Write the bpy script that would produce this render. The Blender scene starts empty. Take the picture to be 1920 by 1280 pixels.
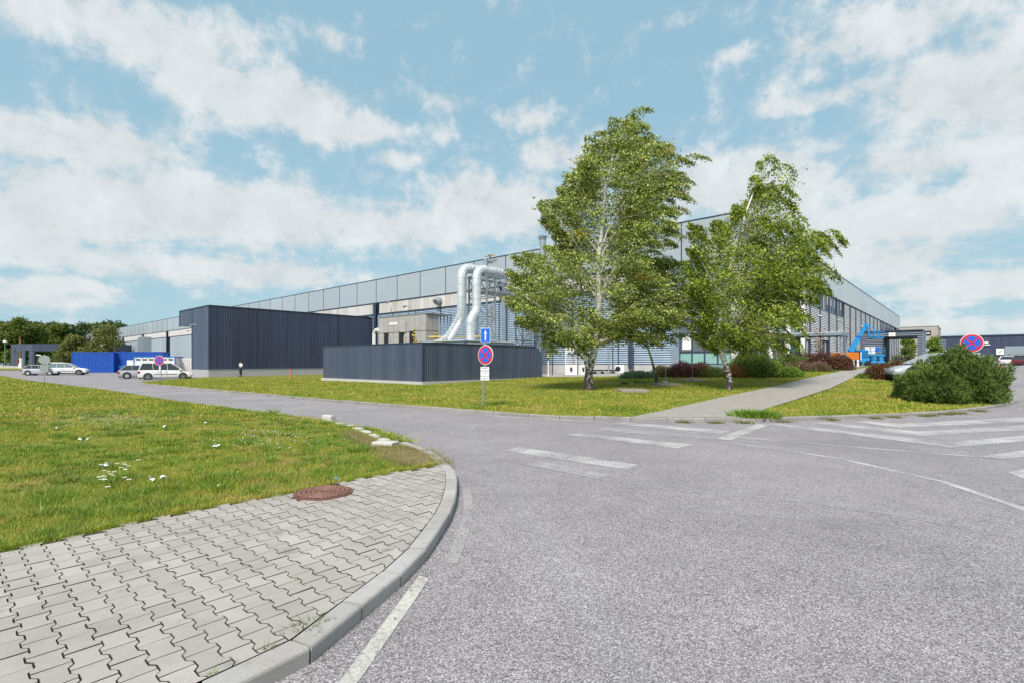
import bpy, bmesh, math, random
import numpy as np
from mathutils import Vector, Matrix, geometry, noise as mnoise
random.seed(7); rng = np.random.default_rng(7)
C = bpy.context.scene.collection
R = math.radians

# ---------------------------------------------------------------- camera
FP, CX, HY, EYE = 955.0, 960.0, 678.0, 1.65
cd = bpy.data.cameras.new('camera'); cam = bpy.data.objects.new('camera', cd); C.objects.link(cam)
cam.location = (0, 0, EYE); cam.rotation_euler = (R(90), 0, 0)
cd.lens = 36*FP/1920; cd.sensor_width = 36; cd.shift_y = (HY-640)/1920
cd.clip_start = .05; cd.clip_end = 4000
bpy.context.scene.camera = cam
sc = bpy.context.scene
sc.view_settings.view_transform = 'Standard'; sc.view_settings.look = 'None'
sc.view_settings.gamma = 1; sc.view_settings.use_curve_mapping = False
sc.view_settings.exposure = 1.1

# ---------------------------------------------------------------- node helper
class NT:
    def __init__(s, tree): s.t = tree; s.n = tree.nodes; s.l = tree.links
    def __call__(s, typ, *ins, **kw):
        nd = s.n.new(typ)
        named = kw.pop('I', {})
        for k, v in kw.items(): setattr(nd, k, v)
        for i, v in enumerate(ins):
            if v is not None: s.put(nd.inputs[i], v)
        for k, v in named.items(): s.put(nd.inputs[k], v)
        return nd
    def put(s, sock, v):
        if isinstance(v, bpy.types.Node): v = v.outputs[0]
        if isinstance(v, bpy.types.NodeSocket): s.l.new(v, sock)
        elif sock.type == 'RGBA' and len(v) == 3: sock.default_value = (*v, 1)
        else: sock.default_value = v
    def math(s, op, *a, clamp=False):
        nd = s('ShaderNodeMath', operation=op, use_clamp=clamp)
        for i, v in enumerate(a): s.put(nd.inputs[i], v)
        return nd
    def vm(s, op, *a):
        nd = s('ShaderNodeVectorMath', operation=op)
        for i, v in enumerate(a): s.put(nd.inputs[i], v)
        return nd
    def mix(s, f, a, b, blend='MIX'):
        nd = s('ShaderNodeMixRGB', blend_type=blend)
        s.put(nd.inputs[0], f); s.put(nd.inputs[1], a); s.put(nd.inputs[2], b); return nd
    def noise(s, vec, scale, detail=4, rough=.55, dist=0):
        nd = s('ShaderNodeTexNoise'); s.put(nd.inputs['Vector'], vec)
        nd.inputs['Scale'].default_value = scale; nd.inputs['Detail'].default_value = detail
        nd.inputs['Roughness'].default_value = rough; nd.inputs['Distortion'].default_value = dist
        return nd
    def ramp(s, f, stops):
        nd = s('ShaderNodeValToRGB'); s.put(nd.inputs[0], f)
        e = nd.color_ramp.elements
        while len(e) < len(stops): e.new(.5)
        for i, (p, c) in enumerate(stops):
            e[i].position = p; e[i].color = (c, c, c, 1) if not hasattr(c, '__len__') else (*c, 1)
        return nd
    def mr(s, v, a, b, c=0., d=1.):
        nd = s('ShaderNodeMapRange'); s.put(nd.inputs[0], v)
        for i, x in enumerate((a, b, c, d)): nd.inputs[i+1].default_value = x
        return nd

# ---------------------------------------------------------------- sky
SUN = Vector((-.22, -.60, .78)).normalized()
w = bpy.data.worlds.new('World'); sc.world = w; w.use_nodes = True
t = NT(w.node_tree); t.n.clear()
sky = t('ShaderNodeTexSky', sky_type='NISHITA', sun_disc=False)
sky.sun_elevation = math.asin(SUN.z); sky.sun_rotation = math.atan2(SUN.x, SUN.y)
sky.air_density = 1.0; sky.dust_density = .6; sky.ozone_density = 2.0
gen = t('ShaderNodeTexCoord').outputs['Generated']
sx = t('ShaderNodeSeparateXYZ', gen)
el = t.math('ARCSINE', sx.outputs[2]); az = t.math('ARCTAN2', sx.outputs[0], sx.outputs[1])
ae = t('ShaderNodeCombineXYZ', az, el)
# cloud masses: azimuth, elevation and extent of each bank of cloud over the place
def ang(px, py):
    a = math.atan2(px-CX, FP); return a, math.atan2((HY-py)*math.cos(a), FP)
CL = [(230,60,300,75,.9),(480,185,190,60,1.),(640,240,150,40,.8),(745,298,48,18,.9),(850,190,60,22,.5),(825,245,42,28,.5),
      (60,260,120,50,.9),(215,290,150,70,.9),(120,400,260,70,.9),(420,400,380,62,1.1),(760,420,200,45,.9),(380,505,360,30,.9),(70,545,150,38,.8),(920,390,160,60,1.),
      (1010,225,70,30,.6),(1050,290,90,40,.7),(1700,50,260,75,.7),(1800,170,190,130,.9),(1530,85,70,34,.6),(1375,105,45,20,.6),(1260,42,75,18,.5),
      (1720,300,270,60,.8),(1450,355,190,90,.9),(1700,410,300,60,.9),(1860,330,110,100,.8),(1620,490,260,48,.8),(1820,540,170,36,.7),(1800,612,240,24,.8),
      (610,65,34,22,.6),(1560,182,140,26,.6),(1320,345,110,50,.8),(1150,500,250,60,.9),(60,450,130,60,1.)]
acc = None
for px, py, rx, ry, wt in CL:
    a, e = ang(px, py); a1, _ = ang(px+rx, py); a0, _ = ang(px-rx, py); _, e1 = ang(px, py-ry); _, e0 = ang(px, py+ry)
    d = t.vm('SUBTRACT', ae, (a, e, 0)); m = t.vm('MULTIPLY', d, (2/(a1-a0), 2/(e1-e0), 0))
    q = t.vm('DOT_PRODUCT', m, m)
    g = t.math('MULTIPLY', t.math('POWER', .42, q.outputs['Value']), wt)
    acc = g if acc is None else t.math('MAXIMUM', acc, g)
# cloud field on a flat layer overhead, so clouds flatten towards the horizon
zz = t.math('ADD', t.math('MAXIMUM', sx.outputs[2], 0.), .16)
pl = t('ShaderNodeCombineXYZ', t.math('DIVIDE', sx.outputs[0], zz), t.math('DIVIDE', sx.outputs[1], zz))
warp = t.noise(pl, 1.7, 3)
plw = t.vm('ADD', pl, t.vm('MULTIPLY', t.vm('SUBTRACT', warp.outputs['Color'], (.5, .5, .5)), (.45, .45, 0)))
n1 = t.noise(plw, 2.1, 9, .60); n2 = t.noise(plw, 7.0, 6, .6); n3 = t.noise(ae, 15., 10, .66, .2)
nn = t.math('ADD', t.math('MULTIPLY', n1, .36), t.math('ADD', t.math('MULTIPLY', n2, .24), t.math('MULTIPLY', n3, .58)))   # about 0.59 on average
front = t.mr(sx.outputs[1], .0, .45)           # beyond the sides the field carries on with its own average cover
base = t.math('ADD', t.math('MULTIPLY', acc, front), t.math('MULTIPLY', .40, t.math('SUBTRACT', 1., front)))
dens = t.math('ADD', t.math('MULTIPLY', base, .66), t.math('MULTIPLY', t.math('SUBTRACT', nn, .59), 2.1))
cov = t.mr(dens, .0, .52); cov.interpolation_type = 'SMOOTHERSTEP'
lowc = t.noise(t.vm('ADD', ae, (0, .022, 0)), 9., 6, .6)
shade = t.mr(t.math('ADD', t.math('MULTIPLY', n3, .55), t.math('MULTIPLY', lowc, .55)), .38, .68, .84, 1.07)
tint = t.mix(1., sky, (.90, 1.04, 1.0), 'MULTIPLY')
hz = t.mr(sx.outputs[2], .0, .35, .0, 1.)
haze = t.mix(hz, (3.75, 4.75, 5.1), tint)
tint2 = t.mix(.85, tint, (1.50, 2.50, 3.05))
blue = t.mix(t.mr(sx.outputs[2], .0, .45, .75, .10), tint2, (2.1, 3.0, 3.4))
ccol = t.mix(1., (3.62, 3.80, 3.86), shade, 'MULTIPLY')
col = t.mix(t.math('MULTIPLY', cov, .93), blue, ccol)
bg = t('ShaderNodeBackground', col, .10)
t('ShaderNodeOutputWorld', bg)
# ---------------------------------------------------------------- sun
sl = bpy.data.lights.new('sun', 'SUN'); sl.energy = 2.5; sl.angle = R(16); sl.color = (1, .935, .87)
so = bpy.data.objects.new('sun', sl); C.objects.link(so)
so.rotation_euler = SUN.to_track_quat('Z', 'Y').to_euler()

# ---------------------------------------------------------------- terrain and frames
def sst(x): x = min(1., max(0., x)); return x*x*(3-2*x)
def T(X, Y):
    return 1.1*sst((X+10)/40)*sst((Y-16)/24) - .2*sst((-X-12)/20)*sst((Y-30)/25)
def Tn(X, Y):
    s = lambda x: np.clip(x, 0, 1)**2*(3-2*np.clip(x, 0, 1))
    return 1.1*s((X+10)/40)*s((Y-16)/24) - .2*s((-X-12)/20)*s((Y-30)/25)
def G(px, py, off=0.):
    """the ground point seen towards a direction of view"""
    dx, dz = (px-CX)/FP, (HY-py)/FP
    lo = .5; Z = lo
    while Z < 400:
        if EYE+dz*Z < T(dx*Z, Z)+off: break
        lo = Z; Z *= 1.02
    hi = Z
    for _ in range(30):
        m = (lo+hi)/2
        if EYE+dz*m < T(dx*m, m)+off: hi = m
        else: lo = m
    return Vector((dx*lo, lo, T(dx*lo, lo)+off))
def P(px, Y, off=0.):
    X = (px-CX)/FP*Y; return Vector((X, Y, T(X, Y)+off))
def hgt(py, Y): return EYE+(HY-py)*Y/FP
V2 = Vector((.6644, .7474)); U2 = Vector((-.7474, .6646)); TH = math.atan2(.7474, .6644)
C0 = Vector((19.0, 41.7))
def bf(b, a, z=None):
    p = C0+V2*b+U2*a
    return Vector((p.x, p.y, T(p.x, p.y) if z is None else z))

# ---------------------------------------------------------------- mesh helper
class MB:
    def __init__(s): s.v = []; s.f = []
    def add(s, v, f):
        n = len(s.v); s.v += [tuple(p) for p in v]; s.f += [tuple(i+n for i in q) for q in f]; return s
    def box(s, x0, x1, y0, y1, z0, z1):
        return s.add([(x0,y0,z0),(x1,y0,z0),(x1,y1,z0),(x0,y1,z0),(x0,y0,z1),(x1,y0,z1),(x1,y1,z1),(x0,y1,z1)],
                     [(3,2,1,0),(4,5,6,7),(0,1,5,4),(1,2,6,5),(2,3,7,6),(3,0,4,7)])
    def bev(s, x0, x1, y0, y1, z0, z1, c=.02):
        a = [(x0,y0),(x1,y0),(x1,y1),(x0,y1)]; b = [(x0+c,y0+c),(x1-c,y0+c),(x1-c,y1-c),(x0+c,y1-c)]
        v = [(*p, z0+c) for p in a]+[(*p, z1-c) for p in a]+[(*p, z0) for p in b]+[(*p, z1) for p in b]
        f = [(11,10,9,8)[::1], (12,13,14,15)]
        for i in range(4):
            j = (i+1) % 4; f += [(i,j,4+j,4+i),(8+i,8+j,j,i),(4+i,4+j,12+j,12+i)]
        return s.add(v, f)
    def ring(s, rings, cap=True, closed=True):
        n = len(rings[0]); v = [p for r in rings for p in r]; f = []
        for k in range(len(rings)-1):
            for i in range(n if closed else n-1):
                j = (i+1) % n; f.append((k*n+i, k*n+j, (k+1)*n+j, (k+1)*n+i))
        if cap: f += [tuple(range(n))[::-1], tuple((len(rings)-1)*n+i for i in range(n))]
        return s.add(v, f)
    def tube(s, path, r, n=8, cap=True):
        path = [Vector(p) for p in path]; m = len(path); rs = r if hasattr(r, '__len__') else [r]*m
        rings = []; up = None
        for i, p in enumerate(path):
            d = (path[min(i+1, m-1)]-path[max(i-1, 0)]).normalized()
            if up is None: up = Vector((0,0,1)) if abs(d.z) < .9 else Vector((1,0,0))
            a = d.cross(up).normalized(); b = a.cross(d).normalized(); up = b
            rings.append([p+(a*math.cos(q)+b*math.sin(q))*rs[i] for q in [2*math.pi*k/n for k in range(n)]])
        return s.ring(rings, cap)
    def bar(s, p, q, w, h=None):
        p, q = Vector(p), Vector(q); h = h or w; d = (q-p).normalized()
        up = Vector((0,0,1)) if abs(d.z) < .95 else Vector((1,0,0))
        a = d.cross(up).normalized()*w/2; b = a.cross(d).normalized()*h/2
        return s.ring([[p-a-b, p+a-b, p+a+b, p-a+b], [q-a-b, q+a-b, q+a+b, q-a+b]])
    def prism(s, poly, z0, z1, ax='z'):
        f = {'z': lambda a,b,c: (a,b,c), 'y': lambda a,b,c: (a,c,b), 'x': lambda a,b,c: (c,a,b)}[ax]
        return s.ring([[f(a,b,z0) for a,b in poly], [f(a,b,z1) for a,b in poly]])
    def mesh(s, name, mat=None, off=(0,0,0), smooth=False):
        me = bpy.data.meshes.new(name)
        me.from_pydata([(x-off[0], y-off[1], z-off[2]) for x, y, z in s.v], [], s.f)
        bm = bmesh.new(); bm.from_mesh(me); bmesh.ops.recalc_face_normals(bm, faces=bm.faces); bm.to_mesh(me); bm.free()
        if mat: me.materials.append(mat)
        if smooth:
            me.polygons.foreach_set('use_smooth', [True]*len(me.polygons))
            try: me.set_sharp_from_angle(angle=R(35))
            except Exception: pass
        return me
    def build(s, name, mat, parent=None, off=None, smooth=False, kind=None, label=None):
        if off is None: off = tuple(parent.get('_off', (0,0,0))) if parent else (0,0,0)
        return link(name, s.mesh(name, mat, off, smooth), parent, kind, label)
def link(name, me, parent=None, kind=None, label=None):
    o = bpy.data.objects.new(name, me); C.objects.link(o)
    if parent: o.parent = parent
    if kind: o['kind'] = kind
    if label: o['label'] = label
    return o
def tag(o, label, cat, group=None):
    o['label'] = label; o['category'] = cat
    if group: o['group'] = group
    return o
def thing(name, label, cat, loc=(0,0,0), rz=0., group=None, off=None):
    o = bpy.data.objects.new(name, None); C.objects.link(o); o.location = loc; o.rotation_euler = (0,0,rz)
    o.empty_display_size = .2; tag(o, label, cat, group)
    if off: o['_off'] = off
    return o
def bthing(name, label, cat, b, a, group=None, z=None):
    """a thing laid out in the factory's own axes (b, a, z)"""
    p = bf(b, a, z); return thing(name, label, cat, p, TH, group, (b, a, p.z))
def copy_tree(o, parent=None):
    c = o.copy(); C.objects.link(c); c.parent = parent
    for ch in list(o.children): copy_tree(ch, c)
    return c
def raw(name, verts, quads, mat, parent=None, kind=None, nv=4):
    """big meshes straight from arrays"""
    me = bpy.data.meshes.new(name); n = len(quads)
    me.vertices.add(len(verts)); me.vertices.foreach_set('co', np.ascontiguousarray(verts, dtype=np.float32).ravel())
    me.loops.add(n*nv); me.loops.foreach_set('vertex_index', np.ascontiguousarray(quads, dtype=np.int32).ravel())
    me.polygons.add(n); me.polygons.foreach_set('loop_start', np.arange(0, n*nv, nv, dtype=np.int32))
    me.polygons.foreach_set('loop_total', np.full(n, nv, dtype=np.int32))
    me.materials.append(mat); me.update(calc_edges=True)
    return link(name, me, parent, kind)

# ---------------------------------------------------------------- materials
def M(name, col, rough=.6, metal=0., var=.12, vs=3., bump=0., bs=30., col2=None, spec=.5, isl=0., obj=0., coat=0.):
    m = bpy.data.materials.new(name); m.use_nodes = True; t = NT(m.node_tree); b = t.n['Principled BSDF']
    tc = t('ShaderNodeTexCoord').outputs['Object']
    c = col
    if var or col2:
        nz = t.noise(tc, vs, 6, .65)
        f = t.mr(nz, .35, .65)
        c2 = col2 or tuple(x*(1-2*var) for x in col); c1 = col if col2 else tuple(min(1, x*(1+var*.6)) for x in col)
        c = t.mix(f, c1, c2)
    if isl:
        g = t('ShaderNodeNewGeometry').outputs['Random Per Island']; c = t.mix(1., c, t.mr(g, 0, 1, 1-isl, 1+isl), 'MULTIPLY')
    if obj:
        g = t('ShaderNodeObjectInfo').outputs['Random']; c = t.mix(1., c, t.mr(g, 0, 1, 1-obj, 1+obj), 'MULTIPLY')
    t.put(b.inputs['Base Color'], c); b.inputs['Roughness'].default_value = rough; b.inputs['Metallic'].default_value = metal
    b.inputs['Specular IOR Level'].default_value = spec; b.inputs['Coat Weight'].default_value = coat
    if bump:
        bp = t('ShaderNodeBump'); t.put(bp.inputs['Height'], t.noise(tc, bs, 3)); bp.inputs['Strength'].default_value = bump; bp.inputs['Distance'].default_value = .01
        t.put(b.inputs['Normal'], bp)
    return m
def leafmat(name, cols, rough=.5, trans=.25, patch=0., pcol=None):
    m = bpy.data.materials.new(name); m.use_nodes = True; t = NT(m.node_tree); b = t.n['Principled BSDF']
    g = t('ShaderNodeNewGeometry')
    n = len(cols); r = t.ramp(g.outputs['Random Per Island'], [((i+.0)/max(1, n-1), c) for i, c in enumerate(cols)])
    c = r.outputs[0]
    if pcol:
        nz = t.noise(g.outputs['Position'], patch, 2); c = t.mix(t.mr(nz, .66, .74, 0, .8), c, pcol).outputs[0]
    if 'birch' in name: c = t.mix(1., c, t.mr(t.noise(g.outputs['Position'], 2.1, 3, .6), .34, .66, .62, 1.38), 'MULTIPLY').outputs[0]  # dark and bright patches paint crown shade and highlights into the leaf colour
    t.put(b.inputs['Base Color'], c); b.inputs['Roughness'].default_value = rough; b.inputs['Specular IOR Level'].default_value = .35
    tr = t('ShaderNodeBsdfTranslucent', t.mix(1., c, (1.3, 1.25, .6), 'MULTIPLY'))
    mx = t('ShaderNodeMixShader', trans); t.l.new(b.outputs[0], mx.inputs[1]); t.l.new(tr.outputs[0], mx.inputs[2])
    t.l.new(mx.outputs[0], t.n['Material Output'].inputs[0]); return m

def groundpos(t): return t('ShaderNodeNewGeometry').outputs['Position']
def asphalt_color(t, p):
    sp = t('ShaderNodeTexVoronoi', feature='F1'); t.put(sp.inputs['Vector'], p); sp.inputs['Scale'].default_value = 150
    sc_ = t('ShaderNodeSeparateColor', sp.outputs['Color'])
    st = t.ramp(sc_.outputs[0], [(0., (.062,.056,.061)), (.35, (.155,.143,.153)), (.7, (.290,.269,.281)), (1., (.66,.63,.635))])
    sp2 = t('ShaderNodeTexVoronoi', feature='F1'); t.put(sp2.inputs['Vector'], p); sp2.inputs['Scale'].default_value = 75
    s2 = t('ShaderNodeSeparateColor', sp2.outputs['Color'])
    c = t.mix(.35, st, t.ramp(s2.outputs[1], [(0., (.080,.073,.079)), (.5, (.215,.199,.210)), (1., (.41,.388,.396))]))
    big = t.noise(p, .35, 6, .6); c = t.mix(1., c, t.mr(big, .3, .7, .86, 1.12), 'MULTIPLY')
    mid = t.noise(p, 2.3, 5, .65); c = t.mix(1., c, t.mr(mid, .3, .7, .90, 1.08), 'MULTIPLY')
    # smooth worn wheel tracks, a little darker, sweeping round the bend
    pos = t('ShaderNodeSeparateXYZ', p); wv = t('ShaderNodeCombineXYZ', t.math('MULTIPLY', pos.outputs[0], .18), pos.outputs[1])
    tr = t.noise(wv, .55, 3, .5); c = t.mix(t.mr(tr, .54, .70, 0, .30), c, (.17,.16,.168))
    oil = t.noise(p, .9, 3, .5); c = t.mix(t.mr(oil, .70, .78, 0, .4), c, (.14,.132,.136))
    return c, sp
def mk_asphalt():
    m = bpy.data.materials.new('asphalt'); m.use_nodes = True; t = NT(m.node_tree); b = t.n['Principled BSDF']
    p = groundpos(t); c, sp = asphalt_color(t, p)
    t.put(b.inputs['Base Color'], c); b.inputs['Roughness'].default_value = .82; b.inputs['Specular IOR Level'].default_value = .3
    bp = t('ShaderNodeBump'); t.put(bp.inputs['Height'], sp.outputs['Distance']); bp.inputs['Strength'].default_value = .35; bp.inputs['Distance'].default_value = .006
    bp.invert = True; t.put(b.inputs['Normal'], bp); return m
def mk_paint(name, wear, col=(.62,.62,.60)):
    m = bpy.data.materials.new(name); m.use_nodes = True; t = NT(m.node_tree); b = t.n['Principled BSDF']
    p = groundpos(t); c, sp = asphalt_color(t, p)
    n1 = t.noise(p, 1.3, 4, .6); n2 = t.noise(p, 28, 5, .7)
    s = t.math('ADD', t.math('MULTIPLY', n1, .9), t.math('MULTIPLY', n2, 1.1))
    k = t.mr(s, wear-.22, wear+.26, .08, 1.)
    t.put(b.inputs['Base Color'], t.mix(k, col, c)); b.inputs['Roughness'].default_value = .75; return m
def mk_grass(name):
    m = bpy.data.materials.new(name); m.use_nodes = True; t = NT(m.node_tree); b = t.n['Principled BSDF']
    p = groundpos(t)
    c = grass_color(t, p, .72)
    f = t.noise(p, 38, 6, .75); c = t.mix(1., c, t.mr(f, .25, .75, .45, 1.45), 'MULTIPLY')
    dn = t.noise(p, 1.1, 6, .7); c = t.mix(t.mr(dn, .60, .72, 0, .75), c, (.155,.115,.065))
    t.put(b.inputs['Base Color'], c); b.inputs['Roughness'].default_value = .9; b.inputs['Specular IOR Level'].default_value = .15
    bp = t('ShaderNodeBump'); t.put(bp.inputs['Height'], f); bp.inputs['Strength'].default_value = .7; bp.inputs['Distance'].default_value = .03
    t.put(b.inputs['Normal'], bp); return m
def grass_color(t, p, k=1.):
    q = lambda c: tuple(x*k for x in c)
    n = t.noise(p, .45, 5, .6); n2 = t.noise(p, 2.6, 4, .6)
    f = t.math('ADD', t.math('MULTIPLY', n, .6), t.math('MULTIPLY', n2, .4))
    return t.ramp(f, [(.36, q((.130,.190,.026))), (.46, q((.205,.248,.034))), (.54, q((.285,.282,.052))), (.65, q((.330,.255,.100)))])
def mk_blade(name):
    m = bpy.data.materials.new(name); m.use_nodes = True; t = NT(m.node_tree); b = t.n['Principled BSDF']
    g = t('ShaderNodeNewGeometry'); c = grass_color(t, g.outputs['Position'], 1.30)
    r = g.outputs['Random Per Island']
    c = t.mix(1., c, t.ramp(r, [(0., (.55,.62,.5)), (.45, (.95,1.,.8)), (.85, (1.3,1.25,1.1)), (1., (1.7,1.45,1.6))]), 'MULTIPLY')
    t.put(b.inputs['Base Color'], c); b.inputs['Roughness'].default_value = .55; b.inputs['Specular IOR Level'].default_value = .3
    tr = t('ShaderNodeBsdfTranslucent', c); mx = t('ShaderNodeMixShader', .3)
    t.l.new(b.outputs[0], mx.inputs[1]); t.l.new(tr.outputs[0], mx.inputs[2]); t.l.new(mx.outputs[0], t.n['Material Output'].inputs[0])
    return m
def mk_paver(name, k=1.):
    m = bpy.data.materials.new(name); m.use_nodes = True; t = NT(m.node_tree); b = t.n['Principled BSDF']
    p = groundpos(t)
    r = t('ShaderNodeObjectInfo').outputs['Random']; ri = t('ShaderNodeNewGeometry').outputs['Random Per Island']
    rr = t.math('FRACT', t.math('ADD', r, ri))
    c = t.ramp(rr, [(0., (.320*k,.296*k,.268*k)), (.5, (.352*k,.326*k,.296*k)), (1., (.385*k,.357*k,.325*k))])
    f = t.noise(p, 160, 3, .7); c = t.mix(1., c, t.mr(f, .3, .7, .80, 1.15), 'MULTIPLY')
    n = t.noise(p, 2.2, 5, .65); c = t.mix(1., c, t.mr(n, .35, .7, 1.06, .84), 'MULTIPLY')
    st = t.noise(p, 3.1, 2, .5); c = t.mix(t.mr(st, .66, .74, 0, .5), c, (.16*k,.14*k,.13*k))
    t.put(b.inputs['Base Color'], c); b.inputs['Roughness'].default_value = .85
    bp = t('ShaderNodeBump'); t.put(bp.inputs['Height'], f); bp.inputs['Strength'].default_value = .35; bp.inputs['Distance'].default_value = .004
    t.put(b.inputs['Normal'], bp); return m
def mk_concrete(name, col, dirt=(.20,.18,.14), amt=.5, sc1=1.2):
    m = bpy.data.materials.new(name); m.use_nodes = True; t = NT(m.node_tree); b = t.n['Principled BSDF']
    p = groundpos(t); ri = t('ShaderNodeObjectInfo').outputs['Random']
    f = t.noise(p, 120, 3, .7); n = t.noise(p, sc1, 6, .65); s = t.noise(p, 9, 5, .7)
    c = t.mix(t.mr(n, .45, .75, 0, amt), col, dirt)
    c = t.mix(t.mr(s, .52, .75, 0, amt), c, dirt)
    c = t.mix(1., c, t.mr(f, .3, .7, .84, 1.12), 'MULTIPLY'); c = t.mix(1., c, t.mr(ri, 0, 1, .9, 1.08), 'MULTIPLY')
    t.put(b.inputs['Base Color'], c); b.inputs['Roughness'].default_value = .85
    bp = t('ShaderNodeBump'); t.put(bp.inputs['Height'], f); bp.inputs['Strength'].default_value = .3; bp.inputs['Distance'].default_value = .004
    t.put(b.inputs['Normal'], bp); return m
def mk_bark():
    m = bpy.data.materials.new('birch_bark'); m.use_nodes = True; t = NT(m.node_tree); b = t.n['Principled BSDF']
    tc = t('ShaderNodeTexCoord').outputs['Object']
    sc_ = t.vm('MULTIPLY', tc, (1., 1., 3.2)); n = t.noise(sc_, 5.5, 5, .65)
    v = t.noise(t.vm('MULTIPLY', tc, (1., 1., .55)), 7., 4, .6)
    sz = t('ShaderNodeSeparateXYZ', tc).outputs[2]
    lowf = t.mr(sz, 0., 2.6, .20, .0)
    c = t.mix(t.mr(t.math('ADD', n, lowf), .57, .66), (.80,.78,.74), (.045,.035,.03))
    c = t.mix(t.mr(t.math('ADD', v, t.math('MULTIPLY', lowf, 1.0)), .64, .70), c, (.06,.045,.035))
    t.put(b.inputs['Base Color'], c); b.inputs['Roughness'].default_value = .8; return m
def mk_glass(name, col, rough=.06):
    m = bpy.data.materials.new(name); m.use_nodes = True; t = NT(m.node_tree); b = t.n['Principled BSDF']
    b.inputs['Base Color'].default_value = (*col, 1); b.inputs['Roughness'].default_value = rough
    b.inputs['Specular IOR Level'].default_value = .9; b.inputs['IOR'].default_value = 1.6
    return m
m_asph = mk_asphalt(); m_paintA = mk_paint('worn_paint', .88, (.60,.595,.575)); m_paintB = mk_paint('faded_paint', .93, (.55,.545,.53)); m_paintC = mk_paint('crisp_paint', 1.02, (.53,.52,.46))
m_grass = mk_grass('turf'); m_blade = mk_blade('grass_blade')
m_paver = mk_paver('paver'); m_path = mk_paver('path_concrete', .92)
m_kerb = mk_concrete('kerb_concrete', (.36,.35,.34), (.20,.17,.135), .55); m_kerbf = mk_concrete('old_kerb_concrete', (.30,.285,.27), (.15,.125,.10), .7); m_kerbw = mk_concrete('white_stone', (.50,.49,.46), (.5,.46,.4), .3, 4)
m_conc = mk_concrete('plinth_concrete', (.42,.42,.42), (.30,.29,.27), .4); m_joint = M('joint_sand', (.075,.064,.052), .95, var=.3, vs=8)
def mk_clad(name, col, scuff=.5):
    m = bpy.data.materials.new(name); m.use_nodes = True; t = NT(m.node_tree); b = t.n['Principled BSDF']
    tc = t('ShaderNodeTexCoord').outputs['Object']; sz = t('ShaderNodeSeparateXYZ', tc).outputs[2]
    st = t.noise(t.vm('MULTIPLY', tc, (2.6, 2.6, .10)), 1., 6, .7); sh = t.noise(t.vm('MULTIPLY', tc, (.9, .9, .02)), 1., 2, .5)
    c = t.mix(1., col, t.mr(st, .3, .7, .84, 1.22), 'MULTIPLY'); c = t.mix(1., c, t.mr(sh, .35, .65, .88, 1.12), 'MULTIPLY')
    sc = t.noise(t.vm('MULTIPLY', tc, (1., 1., .8)), 3.2, 6, .75); lowm = t.mr(sz, .7, 2.6, 1., .0)
    c = t.mix(t.math('MULTIPLY', t.mr(sc, .60, .72, 0, scuff), lowm), c, (.28,.30,.33)); ds = t.noise(tc, 1.1, 6, .7)
    c = t.mix(t.math('MULTIPLY', t.mr(ds, .45, .7, 0, .45), t.mr(sz, .3, 1.3, 1., 0.)), c, (.14,.13,.11))
    t.put(b.inputs['Base Color'], c); t.put(b.inputs['Roughness'], t.mr(st, .3, .7, .36, .55)); return m
m_navy = mk_clad('navy_sheet', (.040,.050,.094)); m_navy2 = mk_clad('slate_and_lit_navy', (.060,.080,.128), .25)  # slate tone doubles as the sunlit copy of navy on the annexe end
m_navyc = M('navy_trim', (.033,.045,.085), .4, 0, var=.05)
m_darkwall = M('dark_backing', (.018,.024,.04), .6, 0, var=.1)
m_par = M('parapet_sheet', (.37,.425,.475), .42, .12, var=.03, vs=.3, obj=.05); m_parR = M('parapet_sheet_lit', (.60,.635,.67), .42, .12, var=.03, vs=.3, obj=.04)  # right front gets a paler copy, its brighter light put into the colour
m_band = M('pale_panel', (.55,.53,.52), .6, 0, var=.05, vs=.8, obj=.12); m_band2 = M('cream_panel', (.50,.46,.40), .6, 0, var=.05, vs=.8, obj=.12)
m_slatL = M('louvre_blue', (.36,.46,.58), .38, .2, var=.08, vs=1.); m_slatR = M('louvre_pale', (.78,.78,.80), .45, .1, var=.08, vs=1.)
m_steelb = M('bluish_steel', (.24,.31,.38), .45, .2, var=.08); m_galv = M('galvanised_duct', (.74,.77,.80), .36, .55, var=.10, vs=1.5, bump=.08, bs=6)
m_galvd = M('galvanised_steel', (.36,.41,.45), .42, .6, var=.1); m_grey = M('grey_metal', (.30,.31,.33), .5, .1, var=.08)
m_cabin = M('taupe_panel', (.38,.365,.36), .55, 0, var=.05, vs=1., obj=.05); m_white = M('white_paint', (.78,.78,.77), .4, 0, var=.03)
m_black = M('black_rubber', (.018,.018,.02), .75, 0, var=.1); m_dark = M('dark_opening', (.010,.011,.014), .8, 0, var=0)
m_carw = M('white_car_paint', (.78,.78,.77), .25, 0, var=.02, coat=.6); m_cars = M('silver_car_paint', (.52,.53,.56), .28, .4, var=.02, coat=.6); m_carr = M('wine_car_paint', (.12,.02,.035), .25, 0, var=.02, coat=.6)
m_cglass = mk_glass('car_glass', (.015,.02,.025)); m_cglassl = mk_glass('pale_car_glass', (.14,.20,.21)); m_glass = mk_glass('window_glass', (.075,.105,.135)); m_teal = mk_glass('teal_glass', (.22,.42,.40), .15); m_skyg = mk_glass('sky_glass', (.20,.27,.33), .08)  # window and sky glass carry bluish sky reflection in their base colour
m_rim = M('alloy_rim', (.55,.56,.58), .3, .7, var=.03); m_redl = M('red_lamp', (.35,.012,.02), .2, 0, var=0); m_lampw = M('clear_lamp', (.6,.62,.65), .15, 0, var=0)
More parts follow.
